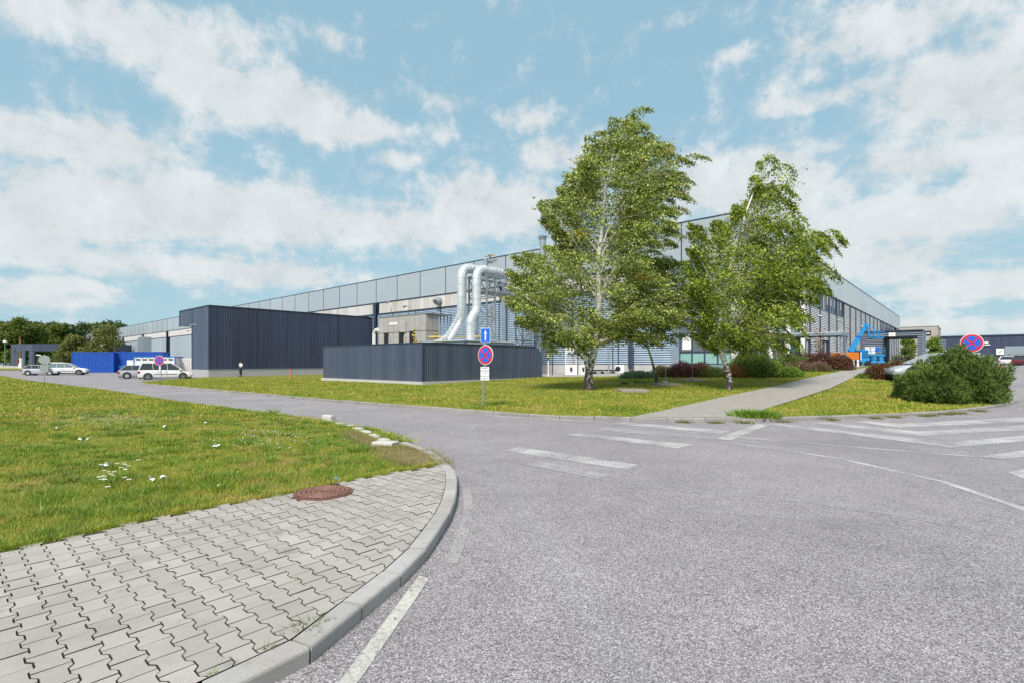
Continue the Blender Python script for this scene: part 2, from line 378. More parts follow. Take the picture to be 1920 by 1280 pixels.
m_blue = M('container_blue', (.012,.085,.42), .45, 0, var=.10, vs=1.2); m_blueF = M('frame_blue', (.04,.20,.45), .45, 0, var=.05); m_lift = M('lift_blue', (.015,.27,.62), .38, 0, var=.05); m_orange = M('machine_orange', (.62,.17,.02), .45, 0, var=.08)
m_sblue = M('sign_blue', (.01,.12,.62), .35, 0, var=0); m_sred = M('sign_red', (.62,.01,.025), .35, 0, var=0); m_swht = M('sign_white', (.72,.74,.75), .35, 0, var=.03); m_sback = M('sign_back', (.42,.46,.48), .4, .4, var=.05); m_ink = M('sign_ink', (.02,.02,.025), .6, 0, var=0)
m_yel = M('safety_yellow', (.70,.48,.04), .5, 0, var=.05); m_rust = M('rusty_iron', (.20,.085,.06), .75, .2, var=.2, vs=12, bump=.4, bs=60); m_soil = M('soil', (.075,.05,.035), .95, 0, var=.3, vs=6, bump=.8, bs=20)
m_bark = mk_bark(); m_twig = M('pale_twig', (.42,.38,.33), .8, 0, var=.2); m_brown = M('brown_bark', (.14,.09,.06), .85, 0, var=.25, vs=4)
m_leafA = leafmat('birch_leaf', [(.07,.11,.015),(.17,.235,.035),(.36,.42,.09),(.62,.66,.30)], .45, .3, .55, (.30,.24,.05))  # wide ramp puts shaded and highlit leaves into the colour
m_leafB = leafmat('birch_leaf_green', [(.06,.10,.010),(.15,.225,.022),(.31,.39,.045),(.50,.56,.13)], .45, .32)
m_leafY = leafmat('yellow_leaf', [(.42,.24,.02),(.5,.34,.04)], .5, .3)
m_leafS = leafmat('pine_needle', [(.035,.08,.022),(.08,.145,.03),(.16,.235,.05),(.30,.36,.10)], .5, .15)
m_leafG = leafmat('hedge_leaf', [(.05,.095,.02),(.09,.14,.025),(.15,.19,.035)], .5, .2); m_leafL = leafmat('lush_leaf', [(.09,.19,.02),(.16,.27,.03),(.24,.33,.06)], .5, .25)
m_leafP = leafmat('barberry_leaf', [(.05,.014,.02),(.10,.028,.035),(.15,.05,.05)], .5, .2); m_leafO = leafmat('turning_leaf', [(.10,.06,.015),(.17,.09,.02),(.12,.12,.02),(.22,.07,.02)], .5, .2)
m_leafR = leafmat('red_leaf', [(.40,.06,.02),(.3,.10,.02)], .5, .2); m_leafBr = leafmat('brown_leaf', [(.13,.08,.05),(.20,.13,.09)], .6, .15); m_leafOl = leafmat('olive_leaf', [(.11,.13,.03),(.19,.21,.055)], .6, .2)
m_leafJ = leafmat('juniper_leaf', [(.09,.16,.09),(.14,.22,.13)], .6, .1)
m_forA = leafmat('forest_leaf_dark', [(.022,.048,.014),(.045,.08,.02),(.08,.115,.03)], .6, .1); m_forB = leafmat('forest_leaf_light', [(.05,.09,.014),(.10,.145,.022),(.17,.21,.035)], .6, .15); m_forC = leafmat('forest_leaf_yellow', [(.12,.13,.02),(.2,.19,.03)], .6, .15)
m_skin = M('skin', (.50,.32,.24), .6, 0, var=.03); m_shirt = M('white_shirt', (.75,.76,.78), .8, 0, var=.04); m_trou = M('black_trousers', (.02,.02,.025), .8, 0, var=.1); m_hair = M('dark_hair', (.03,.022,.018), .7, 0, var=.1)
m_beige = M('beige_sheet', (.38,.345,.335), .6, 0, var=.03, vs=.3); m_portal = M('portal_louvre', (.095,.12,.165), .45, .1, var=.05); m_doorg = M('grey_door', (.25,.31,.34), .5, .1, var=.04, vs=.5)
m_wood = M('raw_wood', (.45,.38,.28), .8, 0, var=.15); m_orpost = M('orange_post', (.55,.20,.08), .6, 0, var=.1); m_litter = M('litter_white', (.75,.77,.8), .6, 0, var=.05); m_petal = M('daisy_petal', (.82,.82,.78), .6, 0, var=0); m_lbl = M('litter_blue', (.05,.2,.5), .5, 0, var=0)

# ================================================================ GROUND
def in_poly(px, py, poly):
    px = np.asarray(px); py = np.asarray(py); c = np.zeros(px.shape, bool); n = len(poly)
    for i in range(n):
        x0, y0 = poly[i]; x1, y1 = poly[(i+1) % n]
        if y0 == y1: continue
        c ^= ((y0 > py) != (y1 > py)) & (px < (x1-x0)*(py-y0)/(y1-y0)+x0)
    return c
def poly_dist(px, py, poly, closed=True):
    d = np.full(np.shape(px), 1e9); n = len(poly)
    for i in range(n if closed else n-1):
        x0, y0 = poly[i]; x1, y1 = poly[(i+1) % n]; dx, dy = x1-x0, y1-y0; L = dx*dx+dy*dy+1e-12
        t = np.clip(((px-x0)*dx+(py-y0)*dy)/L, 0, 1); d = np.minimum(d, np.hypot(px-x0-t*dx, py-y0-t*dy))
    return d
def sheet(name, poly, mat, off, step=2.5, kind='structure', rough=0., tri=None):
    poly = [(float(p[0]), float(p[1])) for p in poly]
    xs = [p[0] for p in poly]; ys = [p[1] for p in poly]
    if tri is None:
        gx, gy = np.meshgrid(np.arange(min(xs), max(xs), step), np.arange(min(ys), max(ys), step))
        gx = gx.ravel(); gy = gy.ravel(); k = in_poly(gx, gy, poly) & (poly_dist(gx, gy, poly) > step*.3)
        pts = [Vector(p) for p in poly]+[Vector((a, b)) for a, b in zip(gx[k], gy[k])]
    else: pts = [Vector(p) for p in poly]
    r = geometry.delaunay_2d_cdt(pts, [], [list(range(len(poly)))], 1, 1e-5)
    v = [(p.x, p.y, T(p.x, p.y)+off+(rough*mnoise.noise((p.x*.8, p.y*.8, 0)) if rough and i >= len(poly) else 0)) for i, p in enumerate(r[0])]
    me = bpy.data.meshes.new(name); me.from_pydata(v, [], [tuple(f) for f in r[2]])
    if len(me.polygons) and me.polygons[0].normal.z < 0: me.flip_normals()
    me.polygons.foreach_set('use_smooth', [True]*len(me.polygons)); me.materials.append(mat)
    return link(name, me, None, kind)
def px2(pts, off=0.): return [tuple(G(x, y, off).xy) for x, y in pts]

far = MB(); n = 60
rr = [0, 60, 140, 260, 600, 1800]
v = [(0, 40, -.08)]; f = []
for k, r_ in enumerate(rr[1:]):
    for i in range(n):
        a = 2*math.pi*i/n; x, y = r_*math.cos(a), 40+r_*math.sin(a); v.append((x, y, T(x, y)-.07))
for i in range(n): f.append((0, 1+i, 1+(i+1) % n))
for k in range(len(rr)-2):
    for i in range(n): f.append((1+k*n+i, 1+k*n+(i+1) % n, 1+(k+1)*n+(i+1) % n, 1+(k+1)*n+i)[::-1])
far.v = v; far.f = f
# the far ground is fine-meshed where the terrain rises
sheet('ground', [(-130,-30),(130,-30),(260,120),(200,330),(-330,330),(-260,60)], m_grass, -.06, 9.)
og = far.build('far_ground', m_grass, kind='structure'); og.location.z = -.35
sheet('asphalt_road', [(-75,-24),(60,-24),(125,40),(125,150),(60,170),(-100,185),(-170,185),(-150,60)], m_asph, 0., 4.)

# ---- the pavement kerb (near arc), points along its outer top edge
H = .10
arc_px = [(553,1226),(668,1141),(745,1080),(797,1030),(825,990),(844,960),(854,934),(858,901),(852,877),(837,866),(825,854),(802,841),(762,828)]
arc = [(-4.6,-.75),(-3.3,.25),(-2.2,1.42)]+px2(arc_px, H)
def resample(pl, step):
    pl = [Vector(p) for p in pl]
    # smooth with Catmull-Rom first
    q = []
    for i in range(len(pl)-1):
        a, b, c, d = pl[max(i-1, 0)], pl[i], pl[i+1], pl[min(i+2, len(pl)-1)]
        for k in range(8):
            s = k/8; q.append(.5*((2*b)+(c-a)*s+(2*a-5*b+4*c-d)*s*s+(3*b-a-3*c+d)*s**3))
    q.append(pl[-1]); out = [q[0]]; acc = 0
    for i in range(1, len(q)):
        seg = (q[i]-q[i-1]).length; 
        while acc+seg >= step:
            f_ = (step-acc)/seg; p = q[i-1].lerp(q[i], f_); out.append(p); q[i-1] = p; seg = (q[i]-q[i-1]).length; acc = 0
        acc += seg
    if (out[-1]-q[-1]).length > step*.4: out.append(q[-1])
    return out
def kerb(name, line, step, side, h=H, wd=.15, mat=None, label=None, wob=.006):
    """a row of kerb stones; side +1 puts the stone to the left of the walking direction"""
    pts = resample(line, step); n = len(pts)
    root = bpy.data.objects.new(name, None); C.objects.link(root); root['kind'] = 'structure'
    nor = []
    for i in range(n):
        d = (pts[min(i+1, n-1)]-pts[max(i-1, 0)]).normalized(); nor.append(Vector((-d.y, d.x))*side)
    for i in range(n-1):
        a, b = pts[i], pts[i+1]; d = (b-a).normalized(); g = .005+.006*random.random()
        dz = random.uniform(-wob, wob); m = MB(); rings = []
        for p, nn, s in ((a, nor[i], 1), (b, nor[i+1], -1)):
            p = p+d*g*s; z = T(p.x, p.y)+dz
            q = lambda u, zz: (p.x+nn.x*u, p.y+nn.y*u, z+zz)
            dz += random.uniform(-wob, wob)*.4
            rings.append([q(.012, -.2), q(0, h-.022), q(.004, h-.009), q(.016, h), q(wd-.004, h), q(wd, h-.004), q(wd, -.2)])
        m.ring(rings); m.build('kerb_stone', mat or m_kerb, root)
    inner = [tuple((pts[i]+nor[i]*wd)) for i in range(n)]
    return root, [tuple(p) for p in pts], inner
k1, arc_o, arc_i = kerb('pavement_kerb', arc, .5, 1)
# ---- kerb round the middle lawn
mid_px = [(268,714.5),(262,716),(270,718.2),(330,723.5),(400,729.5),(474,735.7),(590,746),(700,754.7),(785,761),(900,769),(964,773.2),(1026,777.5),(1081,779.5),(1191,782),(1280,783.5),(1357,784.3),(1430,783.5),(1495,781.3),(1566,778.8),(1633,776),(1690,774),(1743,771.5),(1790,768),(1826,764.5),(1858,760.5),(1881,756.6),(1900,752.5),(1911,748.5)]
mid = [tuple(G(340,708.5,H).xy)]+px2(mid_px, H)
e = Vector(mid[-1]); mid += [tuple(e+Vector((.5,1.0))), tuple(e+Vector((.75,2.6))), tuple(e+Vector((.9,7))), tuple(e+Vector((3.5,16)))]
k2, mid_o, mid_i = kerb('lawn_kerb', mid, 1.0, 1, mat=m_kerbf, wob=.010)

# ---- left lawn
LR_px = [(762,828),(729,814),(687,804),(640,797),(590,786.5),(510,776),(437,767),(313,751),(204,733),(84,718),(0,704)]
LR = px2(LR_px, .05)
pave_edge = [(-1.13,7.69),(-1.9,6.95),(-2.55,6.16),(-3.05,5.62),(-3.55,5.12),(-4.02,4.42),(-4.7,3.7),(-6.6,1.5),(-8.6,-.9)]
lr_far = LR[-1]
left_lawn = [tuple(p) for p in arc_i if p[1] > 7.7]+LR[1:]+[(-60,58),(-75,45),(-70,-20),(-14,-7)]+pave_edge[::-1]
# order: kerb arc top -> road edge -> far left -> pavement edge
sheet('left_lawn', left_lawn, m_grass, H-.03, 1.0, rough=.03)
# ---- middle lawn, from the kerb back to the buildings
ks = [p for p in mid_i]
back = [tuple(bf(-12,-16).xy), tuple(bf(60,-6).xy), tuple(bf(60,-2).xy), tuple(bf(.5,-.5).xy), tuple(bf(.5,53).xy), tuple(bf(-22.6,53.6).xy), tuple(G(352,707.2,.1).xy)]
mid_lawn = ks+[tuple(bf(30,-14).xy)]+back[1:]
sheet('middle_lawn', mid_lawn, m_grass, H-.02, 1.5, rough=.035)
strip = [tuple(P(x, Y).xy) for x, Y in ((-130,170),(66,150),(62,112),(-60,112))]
sheet('far_lawn', strip, m_grass, .06, 6)
# ---- concrete path across the middle lawn
pl_ = px2([(1183,782),(1240,770),(1344,746.5),(1448,724.6),(1511,709),(1577,695.4),(1630,688.5)], .1)
pr_ = px2([(1388,783),(1446,763),(1507,744),(1559,726.7),(1598,708),(1634,693)], .1)
path_poly = pl_+pr_[::-1]
path_poly[0] = tuple(Vector(path_poly[0])+Vector((0,.05)))
sheet('footpath', path_poly, m_path, H+.012, 1.5)
br_ = px2([(1511,709),(1524,703.2),(1577,694.5),(1600,690),(1590,700)], .1)
sheet('entrance_paving', [tuple(bf(b, a).xy) for b, a in ((9,-7.2),(16,-7.4),(16,-.3),(9,-.3))], m_path, H+.010, 2.)
# pale strip of concrete edging along the compound
sheet('compound_apron', [tuple(bf(b, a).xy) for b, a in ((-9.2,13.4),(-9.6,4.5),(-8.9,4.2),(-.3,4.5),(-.3,27),(-8.6,27),(-8.6,13.4))], m_path, H+.006, 2.)

# ---- sidewalk bed and pavers
pave_poly = [(p[0], p[1]) for p in arc_i if p[1] < 8.0]+pave_edge
sheet('pavement_bed', pave_poly, m_joint, H-.016, 1.5)
PL, PW, PN = .2, .165, .113
pitch = (PW+PN)/2; a2, a1 = .065, .035
hw, hn = PW/2-.0026, PN/2-.0026; hl = PL/2-.0032
out = [(-hw,-hl),(hw,-hl),(hw,-a2),(hn,-a1),(hn,a1),(hw,a2),(hw,hl),(-hw,hl),(-hw,a2),(-hn,a1),(-hn,-a1),(-hw,-a2)]
ins = [(x*.972, y*.982) for x, y in out]
pm = MB(); pm.ring([[(x,y,-.03) for x,y in out], [(x,y,-.0035) for x,y in out], [(x,y,0) for x,y in ins]], cap=False); pm.f.append(tuple(range(24,36)))
paver_me = pm.mesh('paver', m_paver); paver_me.materials.append(m_joint)
for pg in paver_me.polygons: pg.material_index = 0 if pg.normal.z > .9 else 1
pave = bpy.data.objects.new('pavement', None); C.objects.link(pave); pave['kind'] = 'structure'
org = Vector((-2.0, 3.4)); cdir, rdir = U2, V2            # columns run along U2, rows of straight joints along V2
cells = []
inner_np = arc_i
for i in range(-36, 42):
    for j in range(-40, 40):
        c = org+rdir*(i*pitch)+cdir*(j*PL+(PL/2 if i % 2 else 0))
        cells.append((c.x, c.y))
cells = np.array(cells)
big = pave_poly
ins_ = in_poly(cells[:,0], cells[:,1], big); dk = poly_dist(cells[:,0], cells[:,1], arc_i, False)
de = poly_dist(cells[:,0], cells[:,1], pave_edge, False)
keep = (ins_ & ~((dk > .13) & (de < .04))) | ((dk < .10) & ~ins_ & (cells[:,1] < 7.7))
MH = (-2.23, 6.03)   # manhole centre
rot = Matrix.Rotation(math.atan2(U2.y, U2.x)-math.pi/2, 4, 'Z')
lst = []
for (x, y), k, d, i_ in zip(cells, keep, dk, ins_):
    if not k or math.hypot(x-MH[0], y-MH[1]) < .33 or y < -.8: continue
    lst.append((math.hypot(x, y) if y > 1.6 else 50+abs(y), x, y, d))
lst.sort(); far_bm = bmesh.new(); cnt = 0
def clip_bm(bm, x, y):
    """cut a paver along the kerb where it would run into it"""
    for i in range(len(arc_i)-1):
        a, b = Vector(arc_i[i]), Vector(arc_i[i+1]); m = (a+b)/2
        if (m-Vector((x, y))).length > .45: continue
        d = (b-a).normalized(); nn = Vector((d.y, -d.x))     # points to the road
        q = a-nn*.006
        bmesh.ops.bisect_plane(bm, geom=bm.verts[:]+bm.edges[:]+bm.faces[:], plane_co=(q.x, q.y, 0), plane_no=(nn.x, nn.y, 0), clear_outer=True)
for dist, x, y, d in lst:
    z = H+random.uniform(-.0022, .0022)+.004*mnoise.noise((x*1.2, y*1.2, 3)); 
    mt = Matrix.Translation((x, y, z)) @ rot @ Matrix.Rotation(random.gauss(0, .006), 4, 'X') @ Matrix.Rotation(random.gauss(0, .006), 4, 'Y') @ Matrix.Rotation(random.gauss(0, .008), 4, 'Z')
    if d < .13:
        bm = bmesh.new(); bm.from_mesh(paver_me); bm.transform(mt); clip_bm(bm, x, y)
        if len(bm.faces) < 3: bm.free(); continue
        me = bpy.data.meshes.new('paver'); bm.to_mesh(me); bm.free(); me.materials.append(m_paver); me.materials.append(m_joint)
        if cnt < 300: link('paver', me, pave); cnt += 1
        else: far_bm.from_mesh(me)
    elif cnt < 300:
        o = link('paver', paver_me, pave); o.matrix_world = mt; cnt += 1
    else:
        n0 = len(far_bm.verts); far_bm.from_mesh(paver_me); far_bm.verts.ensure_lookup_table()
        bmesh.ops.transform(far_bm, matrix=mt, verts=far_bm.verts[n0:])
me = bpy.data.meshes.new('distant_pavers'); far_bm.to_mesh(me); far_bm.free(); me.materials.append(m_paver); me.materials.append(m_joint)
link('distant_pavers', me, pave, 'stuff')

# ---- manhole cover
mh = thing('manhole_cover', 'round rusty red manhole cover where the paving meets the grass', 'manhole cover', (MH[0], MH[1], H+.012))
m = MB(); m.tube([(0,0,-.08),(0,0,.0)], .335, 40); m.build('frame_ring', m_rust, mh)
m = MB()
m.tube([(0,0,-.05),(0,0,.006)], .300, 40); m.build('lid', M('lid_iron', (.12,.06,.048), .8, .1, var=.2, vs=12), mh)
m = MB()
for k in range(5):
    r_ = .05+k*.052; n = 10+8*k
    for i in range(n):
        a = 2*math.pi*i/n; a_ = a+2*math.pi/n*.62
        m.add([((r_)*math.cos(a), r_*math.sin(a), .0065), ((r_+.03)*math.cos(a), (r_+.03)*math.sin(a), .0065), ((r_+.03)*math.cos(a_), (r_+.03)*math.sin(a_), .0065), (r_*math.cos(a_), r_*math.sin(a_), .0065),
               ((r_+.004)*math.cos(a), (r_+.004)*math.sin(a), .014), ((r_+.026)*math.cos(a), (r_+.026)*math.sin(a), .014), ((r_+.026)*math.cos(a_), (r_+.026)*math.sin(a_), .014), ((r_+.004)*math.cos(a_), (r_+.004)*math.sin(a_), .014)],
              [(4,5,6,7),(0,1,5,4),(1,2,6,5),(2,3,7,6),(3,0,4,7)])
m.build('raised_tread', M('tread_iron', (.30,.15,.115), .6, .2, var=.15, vs=12), mh, kind='stuff')

# ---- painted markings
Z4 = .004
def mark(name, pts, mat, off=Z4):
    return sheet(name, px2(pts, 0), mat, off, 3., tri=1)
def z4(u, v): return (860+u/1.811, 740+v/1.811)
def z7(u, v): return (1380+u/3.5556, 740+v/3.5556)
def thick(name, pts, wd, mat, off=Z4):
    q = [Vector(p) for p in px2(pts, 0)]; L = []; Rr = []
    for i, p in enumerate(q):
        d = (q[min(i+1, len(q)-1)]-q[max(i-1, 0)]).normalized(); nn = Vector((-d.y, d.x))*wd/2
        L.append(tuple(p+nn)); Rr.append(tuple(p-nn))
    return sheet(name, L+Rr[::-1], mat, off, 3., tri=1)
e0 = Vector((-.672, 3.9)); e1 = Vector((-.842, 2.618)); dd = (e1-e0); 
ed = [e0+Vector((-.045, .03)), e0+Vector((.045, -.02)), e0+dd*2.2+Vector((.052,0)), e0+dd*2.2-Vector((.052,0))]
sheet('edge_line', [tuple(p) for p in ed], m_paintC, Z4, 3., tri=1)
fl = [Vector(p) for p in arc_o if 4.0 < p[1] < 7.2]
fa = [tuple(p+Vector((.16-.02*i, -.05))) for i, p in enumerate(fl)]; fb = [tuple(p+Vector((.27-.02*i, -.07))) for i, p in enumerate(fl)]
sheet('faded_edge_line', fa+fb[::-1], mk_paint('ghost_paint', .86, (.38,.365,.33)), Z4, 3., tri=1)
m_ghost = mk_paint('ghost_white', .78, (.48,.475,.47))
mark('crosswalk_stripe', [z4(145,188), z4(205,177), z4(610,237), z4(575,254)], m_paintA)
mark('crosswalk_stripe', [z4(368,135), z4(410,130), z4(800,168), z4(742,181)], m_paintA)
mark('crosswalk_stripe', [z4(518,97), z4(565,92), z4(922,122), z4(888,131)], m_paintA)
mark('crosswalk_stripe', [z4(455,118), z4(500,110), z4(865,142), z4(835,151)], m_ghost)
mark('crosswalk_stripe', [z4(200,232), z4(300,228), z4(515,272), z4(470,285)], m_ghost)
thick('stop_line', [z4(896,153), z4(1035,99)], .30, m_paintA, .006)
thick('lane_line', [z4(885,156), z4(1300,217), z4(1500,262), z4(1640,293), z4(1780,340), z4(1920,388), z4(2100,452)], .12, m_paintB, .004)
thick('lane_line', [z4(945,143), z4(1400,181), z4(1620,199), z4(1800,212), z4(1990,222)], .11, m_paintA, .004)
mark('hatch_chevron', [z4(1035,98), z4(1090,97), z4(1660,160), z4(1990,131), z4(1990,150), z4(1665,179), z4(1640,173)], m_paintA)
mark('hatch_chevron', [z4(1190,93), z4(1240,92), z4(1560,124), z4(1990,98), z4(1990,115), z4(1570,138), z4(1545,136)], m_paintA)
mark('hatch_chevron', [z4(1340,90), z4(1390,88), z4(1500,97), z4(1990,72), z4(1990,87), z4(1500,111), z4(1480,108)], m_paintA)
mark('hatch_chevron', [z4(1760,210), z4(1990,178), z4(1990,205), z4(1850,218)], m_paintB, .0065)
mark('hatch_chevron', [z4(1862,262), z4(1990,240), z4(1990,300), z4(1920,285)], m_paintB, .004)
thick('gutter_line', [(905,778),(1000,783.5),(1090,789),(1140,792)], .14, m_paintB)
thick('parking_line', [(110,705),(160,708),(200,712),(255,716)], .12, m_paintB)
# repaired cracks and dark joints in the asphalt
m_tyre = mk_paint('tyre_polish', .74, (.135,.125,.132))
thick('tyre_track', [z4(560,300), z4(760,318), z4(1000,338), z4(1250,365), z4(1500,402), z4(1750,445), z4(2000,500)], .30, m_tyre, .0012)
thick('tyre_track', [z4(700,372), z4(900,392), z4(1200,415), z4(1500,468), z4(1800,545), z4(2000,610)], .26, m_tyre, .0012)
thick('tyre_track', [(880,800),(900,850),(940,905),(1000,985),(1090,1110),(1200,1290)], .24, mk_paint('tyre_polish_faint', .62, (.15,.14,.147)), .0012)
m_tar = M('tar_seam', (.035,.033,.037), .5, 0, var=.2)

# ================================================================ GRASS BLADES
def blades(name, poly, n, hmin, hmax, wmin, seed, dens=None, off=H-.02, edge=0., mat=None, lean=.5):
    r = np.random.default_rng(seed); xs = [p[0] for p in poly]; ys = [p[1] for p in poly]
    X = r.uniform(min(xs), max(xs), n); Y = r.uniform(min(ys), max(ys), n)
    k = in_poly(X, Y, poly)
    if dens is not None: k &= r.random(n) < dens(X, Y)
    X, Y = X[k], Y[k]; n = len(X)
    D = np.hypot(X, Y)
    h = r.uniform(hmin, hmax, n)*(1+.4*np.sin(X*1.3)*np.cos(Y*.9)); wd = wmin*(.7+.8*r.random(n))*np.maximum(1, D/7.)**.75
    h *= np.maximum(1, D/12)**.18
    a = r.uniform(0, 6.283, n); l = r.uniform(.1, lean*1.6, n)*h; b = r.uniform(0, 6.283, n)
    Z = Tn(X, Y)+off
    v = np.empty((n, 3, 3)); v[:,0] = np.c_[X-np.cos(a)*wd, Y-np.sin(a)*wd, Z]; v[:,1] = np.c_[X+np.cos(a)*wd, Y+np.sin(a)*wd, Z]
    v[:,2] = np.c_[X+np.cos(b)*l, Y+np.sin(b)*l, Z+h]
    return raw(name, v.reshape(-1, 3), np.arange(3*n).reshape(-1, 3), mat or m_blade, None, 'stuff', 3)
BP = [tuple(p) for p in left_lawn]
near = [(-.9,8.4)]+pave_edge+[(-20,-1),(-30,12),(-24,16),(-2,16)]
def nd(X, Y):
    D = np.hypot(X, Y); ok = in_poly(X, Y, BP)
    ang_ok = (Y > .9) & (X > -1.12*Y)
    worn = .35+.65*(np.sin(X*2.1+np.sin(Y*1.7)*2)*np.cos(Y*1.9) > -.55)
    bare = np.exp(-(((X+.9)/1.5)**2+((Y-9.1)/1.1)**2))
    return ok*ang_ok*worn*np.clip((6.5/np.maximum(D, 3))**1.15, 0, 1)*(1-.85*bare)
blades('lawn_grass', [(-34,2),(0,2),(0,30),(-34,30)], 1900000, .018, .065, .0035, 1, nd, H-.03)
def nf(X, Y): return in_poly(X, Y, BP)*(Y > 14)*(X > -1.1*Y)*np.clip((16/np.maximum(Y, 10))**1.4, 0, 1)
blades('far_lawn_grass', [(-55,14),(0,14),(0,60),(-55,60)], 260000, .03, .075, .010, 2, nf, H-.03)
PP = [tuple(p) for p in path_poly]; AP = [tuple(bf(b, a).xy) for b, a in ((-9.2,13.4),(-9.6,4.5),(-.3,4.5),(-.3,27),(-8.6,27),(-8.6,13.4))]
def nm(X, Y): return in_poly(X, Y, mid_lawn)*~in_poly(X, Y, PP)*~in_poly(X, Y, AP)*np.clip((17/np.maximum(Y, 10))**1.5, 0, 1)
blades('middle_lawn_grass', [(-38,12),(26,12),(26,52),(-38,52)], 800000, .02, .065, .008, 3, nm, H-.02)
soil = px2([(655,806),(672,811),(700,821),(722,834),(752,836),(775,838),(800,845),(822,858),(833,866),(800,872),(770,868),(745,862),(722,853),(708,842),(690,832),(672,824),(655,815)], H)
rs_ = np.random.default_rng(5); sp2_ = []
for i in range(len(soil)):
    a_, b_ = np.array(soil[i]), np.array(soil[(i+1) % len(soil)])
    for k_ in range(5): sp2_.append(tuple(a_+(b_-a_)*k_/5+rs_.normal(0, .03, 2)))
sheet('bare_soil', sp2_, M('dry_soil', (.22,.175,.125), .95, 0, var=.3, vs=9, bump=.8, bs=40, col2=(.30,.26,.20)), H-.012, .4, rough=.0)
m_dry = leafmat('dry_grass', [(.20,.15,.07),(.30,.24,.11),(.22,.24,.06),(.36,.28,.16)], .7, .2)
blades('dry_soil_grass', sp2_, 30000, .015, .05, .0035, 77, None, H-.012, mat=m_dry)
blades('verge_soil_grass', [(x_, y_+.03) for x_, y_ in pave_edge if y_ > 1]+[(x_-.10, y_+.16) for x_, y_ in pave_edge[::-1] if y_ > 1], 16000, .012, .05, .003, 78, None, H-.02, mat=m_dry)
# clumps of ranker grass
rs_ = np.random.default_rng(6); cl_ = []
while len(cl_) < 420:
    D_ = 4.2+rs_.random()**1.5*17; a_ = rs_.uniform(-.80, -.02); x_, y_ = D_*math.sin(a_), D_*math.cos(a_)
    if in_poly(np.array([x_]), np.array([y_]), BP)[0] and poly_dist(np.array([x_]), np.array([y_]), soil)[0] > .3: cl_.append((x_, y_, T(x_, y_)+H-.03))
def tufts0(name, pts, n, h, seed, spread, mat, wmin, lean):
    r = np.random.default_rng(seed); P_ = np.array(pts); i = r.integers(0, len(P_), n); sz = r.uniform(.4, 1.4, len(P_))[i]
    c = P_[i]; s = r.normal(0, spread, (n, 2))*sz[:,None]; X = c[:,0]+s[:,0]; Y = c[:,1]+s[:,1]; Z = c[:,2]; D = np.maximum(1, np.hypot(X, Y)/7)**.8
    hh = h*r.uniform(.4, 1.1, n)*sz; a = r.uniform(0, 6.283, n); b = np.arctan2(s[:,1], s[:,0])+r.normal(0, .6, n); l = hh*r.uniform(.2, lean*1.5, n); wd = wmin*r.uniform(.6, 1.5, n)*D
    v = np.empty((n, 3, 3)); v[:,0] = np.c_[X-np.cos(a)*wd, Y-np.sin(a)*wd, Z]; v[:,1] = np.c_[X+np.cos(a)*wd, Y+np.sin(a)*wd, Z]; v[:,2] = np.c_[X+np.cos(b)*l, Y+np.sin(b)*l, Z+hh]
    return raw(name, v.reshape(-1, 3), np.arange(3*n).reshape(-1, 3), mat, None, 'stuff', 3)
tufts0('rank_grass', cl_[:300], 30000, .085, 61, .085, m_leafL, .0042, .8); tufts0('rank_grass', cl_[300:], 9000, .06, 62, .09, m_leafOl, .004, .8)
# taller tufts that spill over the pavement edge and along kerbs
def tufts(name, pts, n, h, seed, spread=.05, mat=None, wmin=.004, lean=.6):
    r = np.random.default_rng(seed); P_ = np.array([(p[0], p[1], p[2]) for p in pts]); i = r.integers(0, len(P_), n)
    c = P_[i]; s = r.normal(0, spread, (n, 2)); X = c[:,0]+s[:,0]; Y = c[:,1]+s[:,1]; Z = c[:,2]
    hh = h*r.uniform(.4, 1.1, n); a = r.uniform(0, 6.283, n); b = np.arctan2(s[:,1], s[:,0])+r.normal(0, .5, n); l = hh*r.uniform(.2, lean*1.5, n); wd = wmin*r.uniform(.6, 1.5, n)
    v = np.empty((n, 3, 3)); v[:,0] = np.c_[X-np.cos(a)*wd, Y-np.sin(a)*wd, Z]; v[:,1] = np.c_[X+np.cos(a)*wd, Y+np.sin(a)*wd, Z]; v[:,2] = np.c_[X+np.cos(b)*l, Y+np.sin(b)*l, Z+hh]
    return raw(name, v.reshape(-1, 3), np.arange(3*n).reshape(-1, 3), mat or m_blade, None, 'stuff', 3)
tufts('dry_edge_grass', [(x_, y_, T(x_, y_)+H-.02) for x_, y_ in sp2_], 9000, .045, 79, .10, m_dry, .0035)
def along(pl, step, off):
    q = resample(pl, step); return [(p.x+random.gauss(0, .025), p.y+random.gauss(0, .025), T(p.x, p.y)+off) for p in q]
ep = [p for p in along([(x, y) for x, y in pave_edge if y > 1.2], .035, H-.01)]
ep = [(x-.035*V2.x*0-.03, y+.03, z) for x, y, z in ep if math.hypot(x-MH[0], y-MH[1]) > .33]
tufts('verge_grass', ep, 9000, .055, 11, .045, None, .0035)
tufts('verge_grass_left_road', along(LR, .12, .03), 16000, .10, 12, .10, None, .010)
tufts('kerbside_grass', along([p for p in mid_i if -20 < p[0] < 4], .10, H-.03), 12000, .07, 13, .05, None, .008)
tufts('gutter_weeds', [(p[0], p[1]-.20, 0) for p in along([p for p in mid_o if 4 < p[0] < 16], .4, 0.) if random.random() < .45], 2600, .075, 14, .10, m_leafOl, .007)
jp = [tuple((*((org+rdir*(i*pitch+pitch/2)+cdir*(j*PL)).xy), H-.004)) for i, j in [(random.randint(-3, 10), random.randint(-14, 8)) for _ in range(16)]]
jp = [p for p in jp if p[2] and in_poly(p[0], p[1], pave_poly) and p[1] > 2]
tufts('joint_moss', jp or [(-1.5,3,H)], 300, .013, 15, .015, None, .0025)

